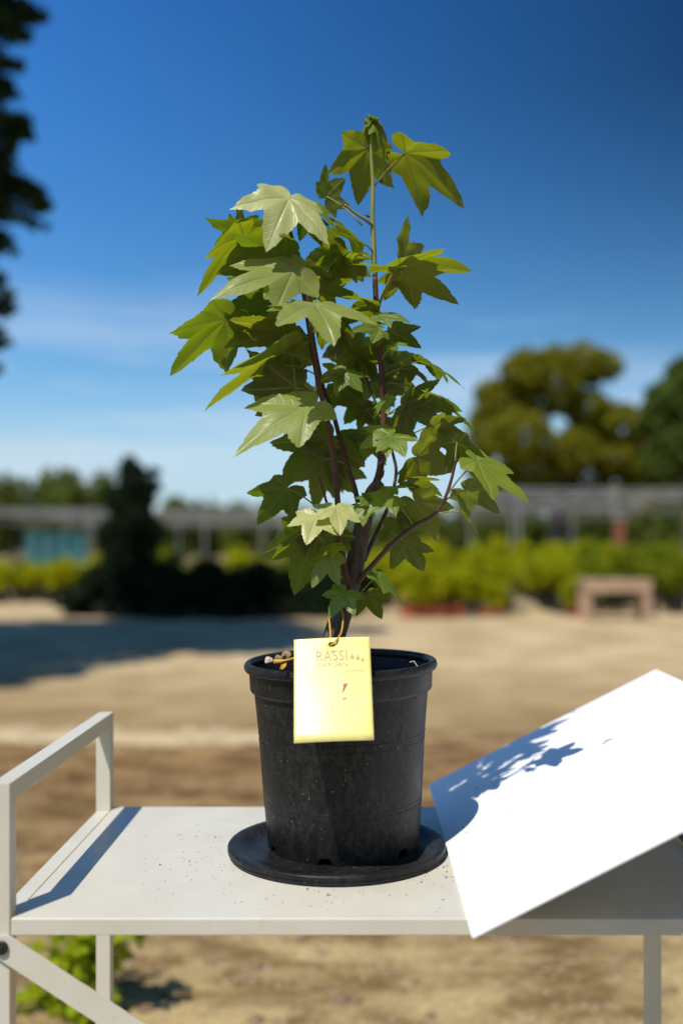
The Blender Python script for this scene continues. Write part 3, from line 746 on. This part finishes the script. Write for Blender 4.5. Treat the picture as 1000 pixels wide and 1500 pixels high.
# debris on the soil near the left front rim
def lump(name, p, r, mat, label, cat, seed):
    bm = bmesh.new(); bmesh.ops.create_icosphere(bm, subdivisions=2, radius=r); g = random.Random(seed)
    for q in bm.verts: q.co *= g.uniform(.72, 1.2); q.co.z *= .8
    return tag(link(name, bm_mesh(name, bm), M[mat], None, p), label, cat)
lump('pale_stone', P(393, 967, 1.262), .0052, 'chalk', 'pale crumbly stone on the soil by the pot rim', 'stone', 1)
lump('bark_chip', P(420, 960, 1.275), .0068, 'chip', 'red brown bark chip lying on the soil beside yellow stalk', 'bark chip', 2)
lump('bark_nugget', P(408, 964, 1.268), .005, 'chip', 'small tan bark nugget between pale stone and red brown chip', 'bark chip', 3)
tag(link('yellow_stalk', tube_mesh('yellow_stalk', *smooth_path([P(402, 969, 1.255), P(416, 968, 1.25), P(436, 963, 1.262), P(452, 958, 1.28)], [.003, .0018, .0016, .0014]), 7), M['ystalk'], smooth=True), 'fallen yellow leaf stalk lying across the pot soil', 'leaf stalk')
ql = [P(410, 980, 1.236), P(412, 974, 1.232), P(420, 971, 1.238), P(419, 976, 1.231), P(414, 981, 1.231)]
me = mesh_pd('yellow_leaf_scrap', ql, [(0, 1, 2, 3, 4)]); o = link('yellow_leaf_scrap', me, M['ystalk']); md = o.modifiers.new('s', 'SOLIDIFY'); md.thickness = .0008
tag(o, 'curled yellow leaf scrap stuck on the pot rim', 'leaf scrap')
rs = P(606, 973, 1.243)
tag(link('dry_straw', tube_mesh('dry_straw', [P(600, 970, 1.2385), P(606, 968.5, 1.2375), P(611, 976, 1.2335)], [.0005, .0006, .0005], 5), M['chalk']), 'tiny pale straw stuck on the black pot rim', 'straw')

# ------------------------------------------------------------------ yellow tag hanging on the trunk
tl, tr_, br_, bl_ = P(432, 936.5, 1.236), P(542.5, 933, 1.236), P(546.5, 1083.5, 1.168), P(428.5, 1089, 1.168)
W_ = ((tr_-tl).length+(br_-bl_).length)/2; H_ = ((bl_-tl).length+(br_-tr_).length)/2
ux = ((tr_-tl)+(br_-bl_)).normalized(); uz = ((tl-bl_)+(tr_-br_)); uz = (uz-ux*uz.dot(ux)).normalized(); uy = uz.cross(ux)
cen = (tl+tr_+br_+bl_)/4
tagroot = empty('plant_tag', (0, 0, 0), 'glossy yellow plant label tag hanging over the front of the pot', 'tag')
tagroot.matrix_world = Matrix(((ux.x, uy.x, uz.x, cen.x), (ux.y, uy.y, uz.y, cen.y), (ux.z, uy.z, uz.z, cen.z), (0, 0, 0, 1)))
pxm = W_/114.5     # metres per photo pixel on the tag
def tp(px, py): # tag local coords from photo pixel
    return ((px-487.3)*pxm, (1010.5-py)*pxm*H_/W_*114.5/152.0)
hx, hz = tp(486.5, 944.5)
def bend(x, z): return .0016*(x/(W_/2))**2-.0012*(z/(H_/2))**2
bm = bmesh.new(); K = 48; loops = []
def rectpt(a):
    c, s = math.cos(a), math.sin(a); best = 1e9
    for val, d in ((W_/2-hx, c), (-W_/2-hx, c), (H_/2-hz, s), (-H_/2-hz, s)):
        if abs(d) > 1e-9 and val/d > 0: best = min(best, val/d)
    return hx+c*best, hz+s*best
angs = sorted([2*math.pi*k/K for k in range(K)]+[math.atan2(z-hz, x-hx) % (2*math.pi) for x in (-W_/2, W_/2) for z in (-H_/2, H_/2)])
NR = 12
for i in range(NR+1):
    row = []
    for a in angs:
        ex, ez = rectpt(a); sx_, sz_ = hx+.0034*math.cos(a), hz+.0034*math.sin(a); t = i/NR
        x, z = sx_+(ex-sx_)*t, sz_+(ez-sz_)*t
        row.append(bm.verts.new((x, bend(x, z), z)))
    loops.append(row)
m_ = len(angs)
for i in range(NR):
    for k in range(m_): bm.faces.new((loops[i][k], loops[i+1][k], loops[i+1][(k+1) % m_], loops[i][(k+1) % m_]))
bmesh.ops.recalc_face_normals(bm, faces=bm.faces)
card = link('card', bm_mesh('card', bm), M['tag'], tagroot, smooth=True)
if card.data.polygons[0].normal.y > 0: card.data.flip_normals()
md = card.modifiers.new('thickness', 'SOLIDIFY'); md.thickness = .0005; md.offset = -1
def text(body, px0, px1, py0, py1, mat, name='lettering'):
    cu = bpy.data.curves.new(name, 'FONT'); cu.body = body; cu.size = 1; cu.space_character = 1.12
    to = bpy.data.objects.new(name, cu); C.objects.link(to)
    bpy.context.view_layer.update()
    dg = bpy.context.evaluated_depsgraph_get(); me = bpy.data.meshes.new_from_object(to.evaluated_get(dg))
    bpy.data.objects.remove(to)
    co = np.empty(len(me.vertices)*3); me.vertices.foreach_get('co', co); co = co.reshape(-1, 3)
    x0, z1 = tp(px0, py0); x1, z0 = tp(px1, py1)
    mn, mx = co.min(0), co.max(0)
    X = x0+(co[:, 0]-mn[0])/(mx[0]-mn[0])*(x1-x0); Z = z0+(co[:, 1]-mn[1])/(mx[1]-mn[1])*(z1-z0)
    out = np.stack([X, [bend(a, b)-.0003 for a, b in zip(X, Z)], Z], 1)
    me.vertices.foreach_set('co', out.reshape(-1)); me.update()
    return link(name, me, M[mat], tagroot)
text('RASSI', 464, 509.5, 954, 969.5, 'ink'); text('GARDEN', 464, 510, 972.5, 978, 'ink')
def shape(name, pts, mat):
    v = []
    for px, py in pts:
        x, z = tp(px, py); v.append((x, bend(x, z)-.0003, z))
    return link(name, mesh_pd(name, v, [tuple(range(len(v)))]), M[mat], tagroot)
def flower(cx, cy, s, mat):
    for (dx, dy, rx, ry) in ((0, -.75, .35, .3), (0, -.05, .75, .38), (0, .6, .8, .35)):
        pts = [(cx+s*(dx+rx*math.cos(a*math.pi/6)), cy+s*(dy+ry*math.sin(a*math.pi/6))) for a in range(12)]
        x = shape('print_mark', pts, mat)
flower(517, 964, 4.2, 'gold'); flower(525.5, 966, 3.6, 'gold'); flower(532.5, 969, 2.9, 'gold')
flower(457.5, 967, 4.4, 'pale'); flower(449, 970, 3.8, 'pale'); flower(441.5, 973, 3.0, 'pale')
# small print line under the name, faded form field and red handwriting
for k in range(9): shape('print_mark', [(506+k*3.2, 984.5), (507.8+k*3.2, 984.3), (507.8+k*3.2, 986.2), (506+k*3.2, 986.4)], 'gold')
shape('print_mark', [(438, 1004), (440.5, 1004), (440.5, 1040), (438, 1040)], 'pale')
shape('print_mark', [(440.5, 1004), (500, 1003), (500, 1001.4), (440.5, 1002.4)], 'pale')
shape('handwriting', [(503, 1004.5), (509.5, 1003.5), (508, 1007), (502.5, 1016.5), (500.5, 1016.5), (502.5, 1010)], 'red')
shape('handwriting', [(501, 1026), (507, 1025.2), (507, 1027), (501, 1027.4)], 'red')
shape('handwriting', [(485, 1044.5), (488.5, 1043.5), (488, 1045.5), (485.5, 1045.8)], 'ink')
shape('handwriting', [(484.5, 955.5), (491, 953.8), (489, 956.5), (485.5, 958)], 'ink')
# the wire loop
hp = tagroot.matrix_world @ Vector((hx, 0, hz))
w1 = [hp+Vector((.001, .006, .001)), hp+Vector((0, -.002, -.0005)), P(494, 936, 1.232), P(500, 925, 1.262), P(502.5, 905, 1.30), P(500, 893, 1.315)]
TW = tagroot.matrix_world.copy()
def wire(pts):
    o = link('wire_tie', tube_mesh('wire_tie', *smooth_path(pts, [.0012]*len(pts)), 8), M['wire'], tagroot, smooth=True)
    o.matrix_parent_inverse = TW.inverted()
wire(w1)
wire([hp+Vector((.0005, .006, .001)), P(483.5, 938, 1.258), P(484, 928, 1.275), P(482.5, 912, 1.30), P(482, 896, 1.315), P(488, 892, 1.318)])

# ------------------------------------------------------------------ the young maple
YS = 1.352
maple = empty('young_maple', (P(487, 1000, YS).x, YS, PC.z+.205), 'young maple sapling with lobed green leaves growing in the black pot', 'sapling')
MI = Matrix.Translation(-maple.location)
def mpart(name, me, mat, parent=None):
    o = link(name, me, M[mat], parent or maple, smooth=True)
    o.matrix_parent_inverse = MI if parent is None else Matrix.Identity(4)
    return o
STEMS = []
def stem(name, pts, mat, w, n=10, register=True):
    """pts: (px, py, depth offset); w: widths in photo pixels"""
    q = [P(a, b, YS+c) for a, b, c in pts]; r = [x/2/F*YS for x in w]
    path, rad = smooth_path(q, r, 5)
    if register: STEMS.extend(path)
    return mpart(name, tube_mesh(name, path, rad, n), mat)
stem('trunk', [(484, 985, 0), (488, 940, 0), (498, 905, 0), (511, 865, 0), (521, 820, 0), (529, 780, .002), (537, 745, .003), (546, 720, .004), (557, 706, .006)], 'bark', (36, 34, 32, 30, 28, 26, 24, 21, 15), 14)
stem('leader', [(540, 738, .003), (549, 712, .006), (556, 690, .008), (560, 650, .01), (562, 600, .01), (559, 550, .008), (555, 500, .006), (551, 450, .004), (549, 405, .002)], 'twig', (13, 12, 11.5, 11, 10.5, 9.5, 9, 8.5, 8))
stem('leader_tip', [(549, 406, .002), (547, 360, 0), (545.5, 315, 0), (546, 270, -.002), (543.5, 225, -.004), (544.5, 182, -.006)], 'green_twig', (8, 7.5, 7, 6, 5, 3))
stem('branch', [(513, 868, -.01), (503, 825, -.018), (497, 780, -.022), (494, 730, -.026), (488, 670, -.03), (478, 610, -.034), (466, 560, -.04), (458, 515, -.044), (450, 465, -.05), (442, 415, -.054), (433, 370, -.056), (424, 330, -.06), (421, 300, -.063)], 'twig', (11, 10, 9.5, 9, 8.5, 8, 7.5, 7, 6.5, 6, 5, 4, 3))
stem('branch', [(524, 735, .012), (518, 710, .016), (508, 680, .018), (497, 640, .02), (486, 600, .024), (474, 570, .026), (463, 520, .03), (455, 470, .034), (447, 420, .036), (441, 385, .038)], 'twig', (8, 8, 7.5, 7.5, 7, 6.5, 6, 5, 4, 3))
stem('branch', [(523, 853, -.008), (545, 828, -.014), (575, 796, -.022), (606, 771, -.03), (633, 756, -.036), (649, 735, -.04), (660, 705, -.043), (668, 672, -.045)], 'twig', (8, 7.5, 7, 6.5, 6, 5, 4.5, 3.5))
stem('branch', [(533, 822, .01), (549, 785, .018), (563, 755, .022), (574, 725, .025), (580, 690, .028), (574, 660, .03), (566, 620, .03), (548, 585, .032), (535, 550, .034), (528, 520, .036)], 'twig', (7, 6.5, 6, 5.5, 5, 4.5, 4, 3.6, 3.2, 2.6))
stem('branch', [(499, 795, -.02), (487, 762, -.03), (478, 735, -.035), (468, 700, -.04)], 'twig', (6, 5, 4, 3))
stem('branch', [(553, 455, .004), (557, 440, -.01), (566, 420, -.02), (575, 400, -.03)], 'green_twig', (6, 5, 4.5, 3.5))
stem('branch', [(547, 332, 0), (535, 322, -.01), (520, 312, -.015), (505, 300, -.02)], 'green_twig', (5, 4.5, 4, 3))

# ---- leaf shape: five lobes with toothed margins, star-shaped about the petiole joint
CTRL = [(0, 1.0), (4, .92), (7, .87), (10, .79), (14, .75), (18, .655), (23, .585), (28, .515), (33, .545), (38, .65), (45, .75), (53, .86), (57, .76), (62, .69), (68, .585), (75, .50), (81, .46), (88, .485), (96, .535), (104, .585), (112, .50), (124, .41), (140, .32), (158, .23), (172, .12), (180, .06)]
ca_, cr_ = np.array([c[0] for c in CTRL], float), np.array([c[1] for c in CTRL])
VEINS = [0, 53, 104]
half = np.array(sorted(set(list(np.linspace(0, 178, 62))+[53.0, 104.0, 2.0, 4.5, 50.5, 55.5])))
THETA = np.concatenate([-half[::-1][:-1], half]); NTH = len(THETA)
RINGS = np.array([.08, .22, .4, .58, .74, .87, 1.0]); NRG = len(RINGS)
def leaf_mesh(L, wid, droop, fold, seed, lobes=1.0):
    g = np.random.default_rng(seed)
    at = np.abs(THETA)
    r = np.interp(at, ca_, cr_)
    for side in (-1, 1):       # lobes differ a little from leaf to leaf and side to side
        mk = (THETA*side > 0)
        k1, k2 = g.uniform(.86, 1.1), g.uniform(.8, 1.12)
        wgt1 = np.exp(-((at-53)/18)**2); wgt2 = np.exp(-((at-104)/24)**2)
        r = np.where(mk, r*(1+(k1*lobes-1)*wgt1)*(1+(k2*lobes-1)*wgt2), r)
    teeth = .035*(2*((at/5.3+g.uniform(0, 1)) % 1)-1)+.02*(2*((at/2.9+g.uniform(0, 1)) % 1)-1)
    r = r*(1+teeth*np.clip((at-3)/6, 0, 1)*np.clip((170-at)/20, 0, 1))
    th = np.radians(THETA)
    vang = np.array([0, 53, -53, 104, -104.])
    dang = THETA[:, None]-vang[None]
    near = np.argmin(np.abs(dang), 1); da = np.radians(dang[np.arange(NTH), near])
    V = [(0, 0, 0)]; U = [(0, 0)]
    p1, p2 = g.uniform(0, 6.28, 2)
    lobe_droop = g.uniform(.6, 1.5, 5)
    for q in RINGS:
        rad = r*q
        x = np.sin(th)*rad*wid; y = np.cos(th)*rad
        dist = np.abs(np.sin(da))*rad; along = np.cos(da)*rad
        z = fold*dist*.55*(1-.4*q)            # blade rises between sunken veins
        z -= droop*rad**2*lobe_droop[near]    # lobes curve down
        z -= fold*.35*np.abs(x)*0
        z += .03*q*np.sin(2.6*th+p1)+.018*np.sin(9*x+p2)*np.sin(8*y+p1)+.010*q*np.sin(21*x+p1+6*y)
        V += list(zip(x, y, z)); U += list(zip(along, dist))
    V = [(a*L, b*L, c*L) for a, b, c in V]
    Fc = []
    for k in range(NTH-1): Fc.append((0, 1+k+1, 1+k))
    for i in range(NRG-1):
        for k in range(NTH-1):
            a = 1+i*NTH+k; b = a+NTH
            Fc.append((a, a+1, b+1, b))
    me = mesh_pd('leaf', V, Fc)
    uvl = me.uv_layers.new(name='vein')
    li = np.empty(len(me.loops), dtype=np.int32); me.loops.foreach_get('vertex_index', li)
    uvl.data.foreach_set('uv', np.array(U, dtype=np.float32)[li].reshape(-1))
    return me
NLEAF = 0
def leaf(b, t, phi, db=0.0, dt=0.0, wid=1.0, droop=.22, fold=.3, lobes=1.0, at=None, pet=True, m='leaf'):
    """b, t: photo pixels of petiole joint and tip; phi: 0 upper face to the camera, 90 edge-on, 180 underside"""
    global NLEAF
    NLEAF += 1
    p0, p1 = P(b[0], b[1], YS+db), P(t[0], t[1], YS+db+dt)
    a = (p1-p0); L = a.length; a.normalize()
    view = (Vector((0, 0, CH))-p0).normalized()
    c = (view-a*view.dot(a)).normalized(); s = a.cross(c)
    if s.z < 0: s = -s
    n = c*math.cos(math.radians(phi))+s*math.sin(math.radians(phi))
    x = a.cross(n)
    # the droop bends the tip back, so the blade starts a little lifted
    me = leaf_mesh(L*1.03, wid*.93, droop, fold, NLEAF*13+5, lobes)
    o = link('leaf', me, M[m], maple, smooth=True)
    lift = Matrix.Rotation(math.atan(droop*.8), 3, x) if droop else Matrix.Identity(3)
    R = Matrix((x, a, n)).transposed()
    R = lift @ R
    mw = Matrix.Translation(p0) @ R.to_4x4()
    o.matrix_parent_inverse = MI
    o.matrix_basis = mw
    if pet:
        if at is None:
            best = min(STEMS, key=lambda q: (q-p0).length+(.6*max(0, q.z-p0.z+.01)))
        else: best = P(at[0], at[1], YS+(at[2] if len(at) > 2 else db*.5))
        ln = (p0-best).length
        if ln < .003: return o
        ctrl = best.lerp(p0, .55)+Vector((0, 0, .12*ln))
        pts = [best*(1-k)**2+ctrl*2*k*(1-k)+p0*k*k for k in (0, .2, .4, .6, .8, 1)]
        inv = mw.inverted()
        pm = tube_mesh('petiole', [inv @ q for q in pts], [.00125, .0011, .001, .00095, .0009, .0011], 6)
        link('petiole', pm, M['petiole'], o, smooth=True)
    return o
LV = [
 # crown tip
 ((538, 218), (523, 298), 150, .005, .02, dict(wid=1.05, droop=.12, lobes=1.12, at=(544, 212, -.004))),
 ((593, 226), (681, 292), 128, -.01, .0, dict(wid=.95, droop=.22, at=(546, 275, 0))),
 ((545, 178), (526, 198), 120, -.006, -.01, dict(wid=.7, droop=.6, pet=False)),
 ((545, 178), (540, 214), 150, -.004, .012, dict(wid=.55, droop=.3, pet=False)),
 ((546, 177), (569, 206), 130, -.006, -.004, dict(wid=.6, droop=.5, pet=False)),
 ((545, 180), (556, 214), 60, -.012, -.012, dict(wid=.5, droop=.3, pet=False)),
 ((545, 182), (549, 222), 160, .004, .02, dict(wid=.6, droop=.2, pet=False)),
 ((478, 288), (505, 262), 165, .02, .02, dict(wid=1.15, droop=.1, at=(530, 330, 0))),
 # sunlit big leaf and those around it
 ((424, 290), (395, 352), 8, -.085, -.036, dict(m='sun_painted_leaf', wid=1.2, droop=.25, fold=.4, lobes=1.05)),
 ((456, 300), (494, 332), 60, -.05, -.01, dict(wid=.8, droop=.2)),
 ((446, 318), (472, 357), 152, -.03, .02, dict(wid=.9)),
 ((357, 345), (288, 426), 125, -.06, .02, dict(wid=.75, droop=.15, at=(433, 380, -.055))),
 ((356, 347), (316, 362), 150, -.05, .03, dict(wid=1.25, droop=.1, pet=False)),
 ((358, 344), (376, 318), 150, -.05, .03, dict(wid=1.1, droop=.1, pet=False)),
 ((418, 378), (320, 402), 140, -.07, .01, dict(wid=.95)),
 ((418, 358), (350, 374), 155, -.03, .03, dict(wid=1.1)),
 ((430, 398), (315, 429), 46, -.09, -.05, dict(m='half_sun_painted_leaf', wid=.75, droop=.2, lobes=.9)),
 ((404, 425), (388, 437), 25, -.11, -.02, dict(m='half_sun_painted_leaf', wid=1.6, droop=.1, pet=False)),
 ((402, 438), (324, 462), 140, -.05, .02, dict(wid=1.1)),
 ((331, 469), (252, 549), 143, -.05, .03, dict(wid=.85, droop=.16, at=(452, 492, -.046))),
 ((460, 446), (490, 492), 40, -.12, -.045, dict(m='half_sun_painted_leaf', wid=1.35, droop=.2, lobes=1.1)),
 ((455, 450), (392, 455), 70, -.12, -.02, dict(wid=.7, droop=.15)),
 ((418, 489), (331, 510), 132, -.05, .03, dict(wid=1.05)),
 ((419, 517), (301, 596), 116, -.06, .02, dict(wid=.8, droop=.12)),
 ((433, 568), (353, 575), 150, -.04, .03, dict(wid=1.1, droop=.12)),
 ((442, 590), (374, 612), 152, .0, .03, dict(wid=1.1)),
 ((450, 594), (346, 655), 44, -.085, -.05, dict(m='half_sun_painted_leaf', wid=.75, droop=.15, lobes=.95)),
 ((442, 612), (428, 639), 150, .0, .01, dict(wid=1.0)),
 ((480, 648), (410, 716), 162, .02, .03, dict(wid=1.05)),
 ((475, 672), (462, 742), 165, .03, .02, dict(wid=1.0)),
 ((421, 716), (377, 764), 152, -.03, .02, dict(wid=1.0, droop=.1, at=(466, 745, -.035))),
 ((492, 744), (498, 781), 15, -.085, -.03, dict(m='sun_painted_leaf', wid=1.15, droop=.15)),
 ((463, 757), (449, 796), 14, -.09, -.03, dict(m='sun_painted_leaf', wid=1.2, droop=.15)),
 ((462, 782), (432, 868), 163, -.03, .02, dict(wid=1.1, droop=.15)),
 ((455, 770), (400, 822), 120, -.05, .01, dict(wid=.8)),
 ((482, 815), (458, 860), 35, -.04, .0, dict(wid=1.1)),
 ((505, 868), (482, 903), 28, -.045, -.01, dict(wid=1.2)),
 ((497, 800), (470, 812), 60, -.05, .0, dict(wid=1.0)),
 ((553, 845), (593, 890), 68, -.05, -.01, dict(wid=.8, droop=.1, at=(522, 878, -.01))),
 ((537, 872), (558, 903), 158, .0, .02, dict(wid=1.1, at=(518, 884, 0))),
 # right-hand lower branch
 ((697, 677), (774, 734), 58, -.06, -.01, dict(wid=.75, droop=.12, at=(653, 727, -.041))),
 ((669, 648), (694, 699), 148, -.035, .01, dict(wid=.9, at=(666, 675, -.044))),
 ((611, 670), (663, 689), 165, -.02, .03, dict(wid=1.35, droop=.1, at=(578, 700, .027))),
 ((602, 704), (646, 722), 122, -.02, .02, dict(wid=.9)),
 ((682, 718), (730, 748), 140, -.04, .02, dict(wid=.95, at=(649, 735, -.04))),
 ((676, 750), (700, 781), 96, -.045, .0, dict(wid=.8, at=(637, 754, -.037))),
 ((607, 735), (642, 789), 160, -.02, .02, dict(wid=1.1, droop=.1, at=(570, 738, .023))),
 ((578, 761), (592, 787), 155, .0, .01, dict(wid=1.5, at=(556, 770, .02))),
 ((593, 797), (619, 838), 150, .0, .02, dict(wid=1.2, at=(556, 780, .02))),
 ((566, 715), (607, 717), 68, -.02, -.01, dict(wid=.8)),
 ((571, 727), (540, 748), 42, -.05, -.02, dict(wid=1.2)),
 ((541, 733), (518, 728), 55, -.05, .0, dict(wid=1.3)),
 ((536, 745), (509, 762), 45, -.05, .0, dict(wid=1.2)),
 # right side, middle
 ((572, 636), (528, 655), 45, -.075, -.01, dict(wid=1.2)),
 ((575, 640), (592, 663), 30, -.08, -.03, dict(wid=1.2)),
 ((636, 624), (680, 640), 142, -.03, .02, dict(wid=1.1, at=(590, 645, .0))),
 ((592, 594), (640, 600), 150, -.01, .03, dict(wid=1.25, at=(562, 612, .01))),
 ((600, 600), (648, 622), 148, .0, .03, dict(wid=1.1)),
 ((640, 583), (693, 631), 108, -.03, .01, dict(wid=.75, at=(562, 560, .01))),
 ((622, 529), (679, 571), 98, -.03, .01, dict(wid=.85, droop=.2, at=(561, 552, .01))),
 ((573, 487), (615, 510), 140, -.02, .02, dict(wid=1.2)),
 ((575, 505), (600, 508), 50, -.05, -.02, dict(wid=.5)),
 ((600, 540), (628, 566), 120, .0, .02, dict(wid=.9)),
 ((565, 540), (605, 522), 155, .03, .04, dict(wid=1.2)),
 ((570, 560), (612, 578), 158, .03, .03, dict(wid=1.1)),
 # upper right pair
 ((588, 394), (684, 389), 122, -.03, .01, dict(wid=.95, droop=.2, at=(562, 428, -.015))),
 ((592, 399), (669, 441), 140, -.025, .03, dict(wid=.8, droop=.15, at=(566, 418, -.02))),
 ((577, 393), (514, 388), 100, -.05, -.01, dict(wid=.8, droop=.1)),
 ((586, 404), (563, 438), 152, .0, .02, dict(wid=1.15)),
 ((590, 388), (619, 362), 150, .01, .05, dict(wid=1.2)),
 # centre top
 ((520, 350), (462, 305), 104, -.03, -.01, dict(wid=.7)),
 ((500, 374), (448, 386), 158, .01, .04, dict(wid=1.2, at=(458, 428, -.05))),
 ((508, 372), (484, 421), 155, .02, .03, dict(wid=1.1)),
 ((505, 385), (540, 402), 150, .02, .03, dict(wid=1.1)),
 ((468, 425), (526, 432), 130, -.02, .02, dict(wid=.9)),
 # middle, green sunlit tops and dark undersides
 ((556, 482), (514, 485), 48, -.07, -.02, dict(wid=.9)),
 ((556, 462), (600, 470), 62, -.05, -.01, dict(wid=.8)),
 ((545, 455), (505, 460), 118, -.03, .02, dict(wid=1.0)),
 ((545, 445), (500, 432), 112, -.04, .0, dict(wid=.8)),
 ((520, 522), (478, 525), 155, .03, .04, dict(wid=1.4)),
 ((522, 524), (548, 560), 160, .03, .04, dict(wid=1.3)),
 ((525, 520), (560, 500), 155, .04, .04, dict(wid=1.2)),
 ((500, 545), (466, 560), 40, -.03, .0, dict(wid=1.3)),
 ((505, 548), (530, 572), 45, -.03, -.01, dict(wid=1.3)),
 ((497, 500), (470, 480), 150, .03, .03, dict(wid=1.2)),
 ((480, 470), (520, 500), 150, .02, .04, dict(wid=1.1)),
 ((500, 570), (480, 600), 150, .03, .03, dict(wid=1.2)),
 ((530, 590), (505, 620), 158, .04, .02, dict(wid=1.2)),
 ((535, 600), (560, 630), 158, .04, .02, dict(wid=1.1)),
 ((545, 640), (520, 680), 160, .05, .02, dict(wid=1.2)),
 ((500, 640), (525, 670), 155, .04, .03, dict(wid=1.1)),
 ((500, 690), (535, 700), 150, .05, .03, dict(wid=1.1)),
 ((460, 600), (440, 560), 130, .03, .05, dict(wid=1.0)),
 ((470, 640), (450, 660), 155, .0, .03, dict(wid=1.1)),
 ((580, 620), (590, 660), 155, .05, .02, dict(wid=1.0)),
 ((566, 585), (548, 615), 60, -.03, .0, dict(wid=1.0)),
 ((440, 540), (400, 545), 118, -.06, .0, dict(wid=1.0)),
 ((446, 500), (400, 478), 125, -.02, .03, dict(wid=1.0)),
 ((470, 400), (440, 420), 140, -.04, .03, dict(wid=1.0)),
 ((455, 415), (415, 405), 125, -.03, .03, dict(wid=.9)),
 ((510, 790), (525, 815), 60, .0, .0, dict(wid=1.0)),
 ((478, 800), (455, 830), 150, .0, .02, dict(wid=1.1)),
 ((545, 560), (575, 590), 150, .06, .04, dict(wid=1.2)),
]
for (b, t, phi, db, dt, kw) in LV: leaf(b, t, phi, db, dt, **kw)
# bud and scale bits along the leader
for (px, py, dx, dy) in ((541, 318, -7, -4), (557, 268, 4, -10), (552, 470, 12, 6), (455, 396, 9, 8), (559, 700, 4, -12)):
    a_, b_ = P(px, py, YS), P(px+dx, py+dy, YS-.004)
    mpart('bud', tube_mesh('bud', [a_, a_.lerp(b_, .4), b_], [.0012, .0018, .0003], 6), 'twig')
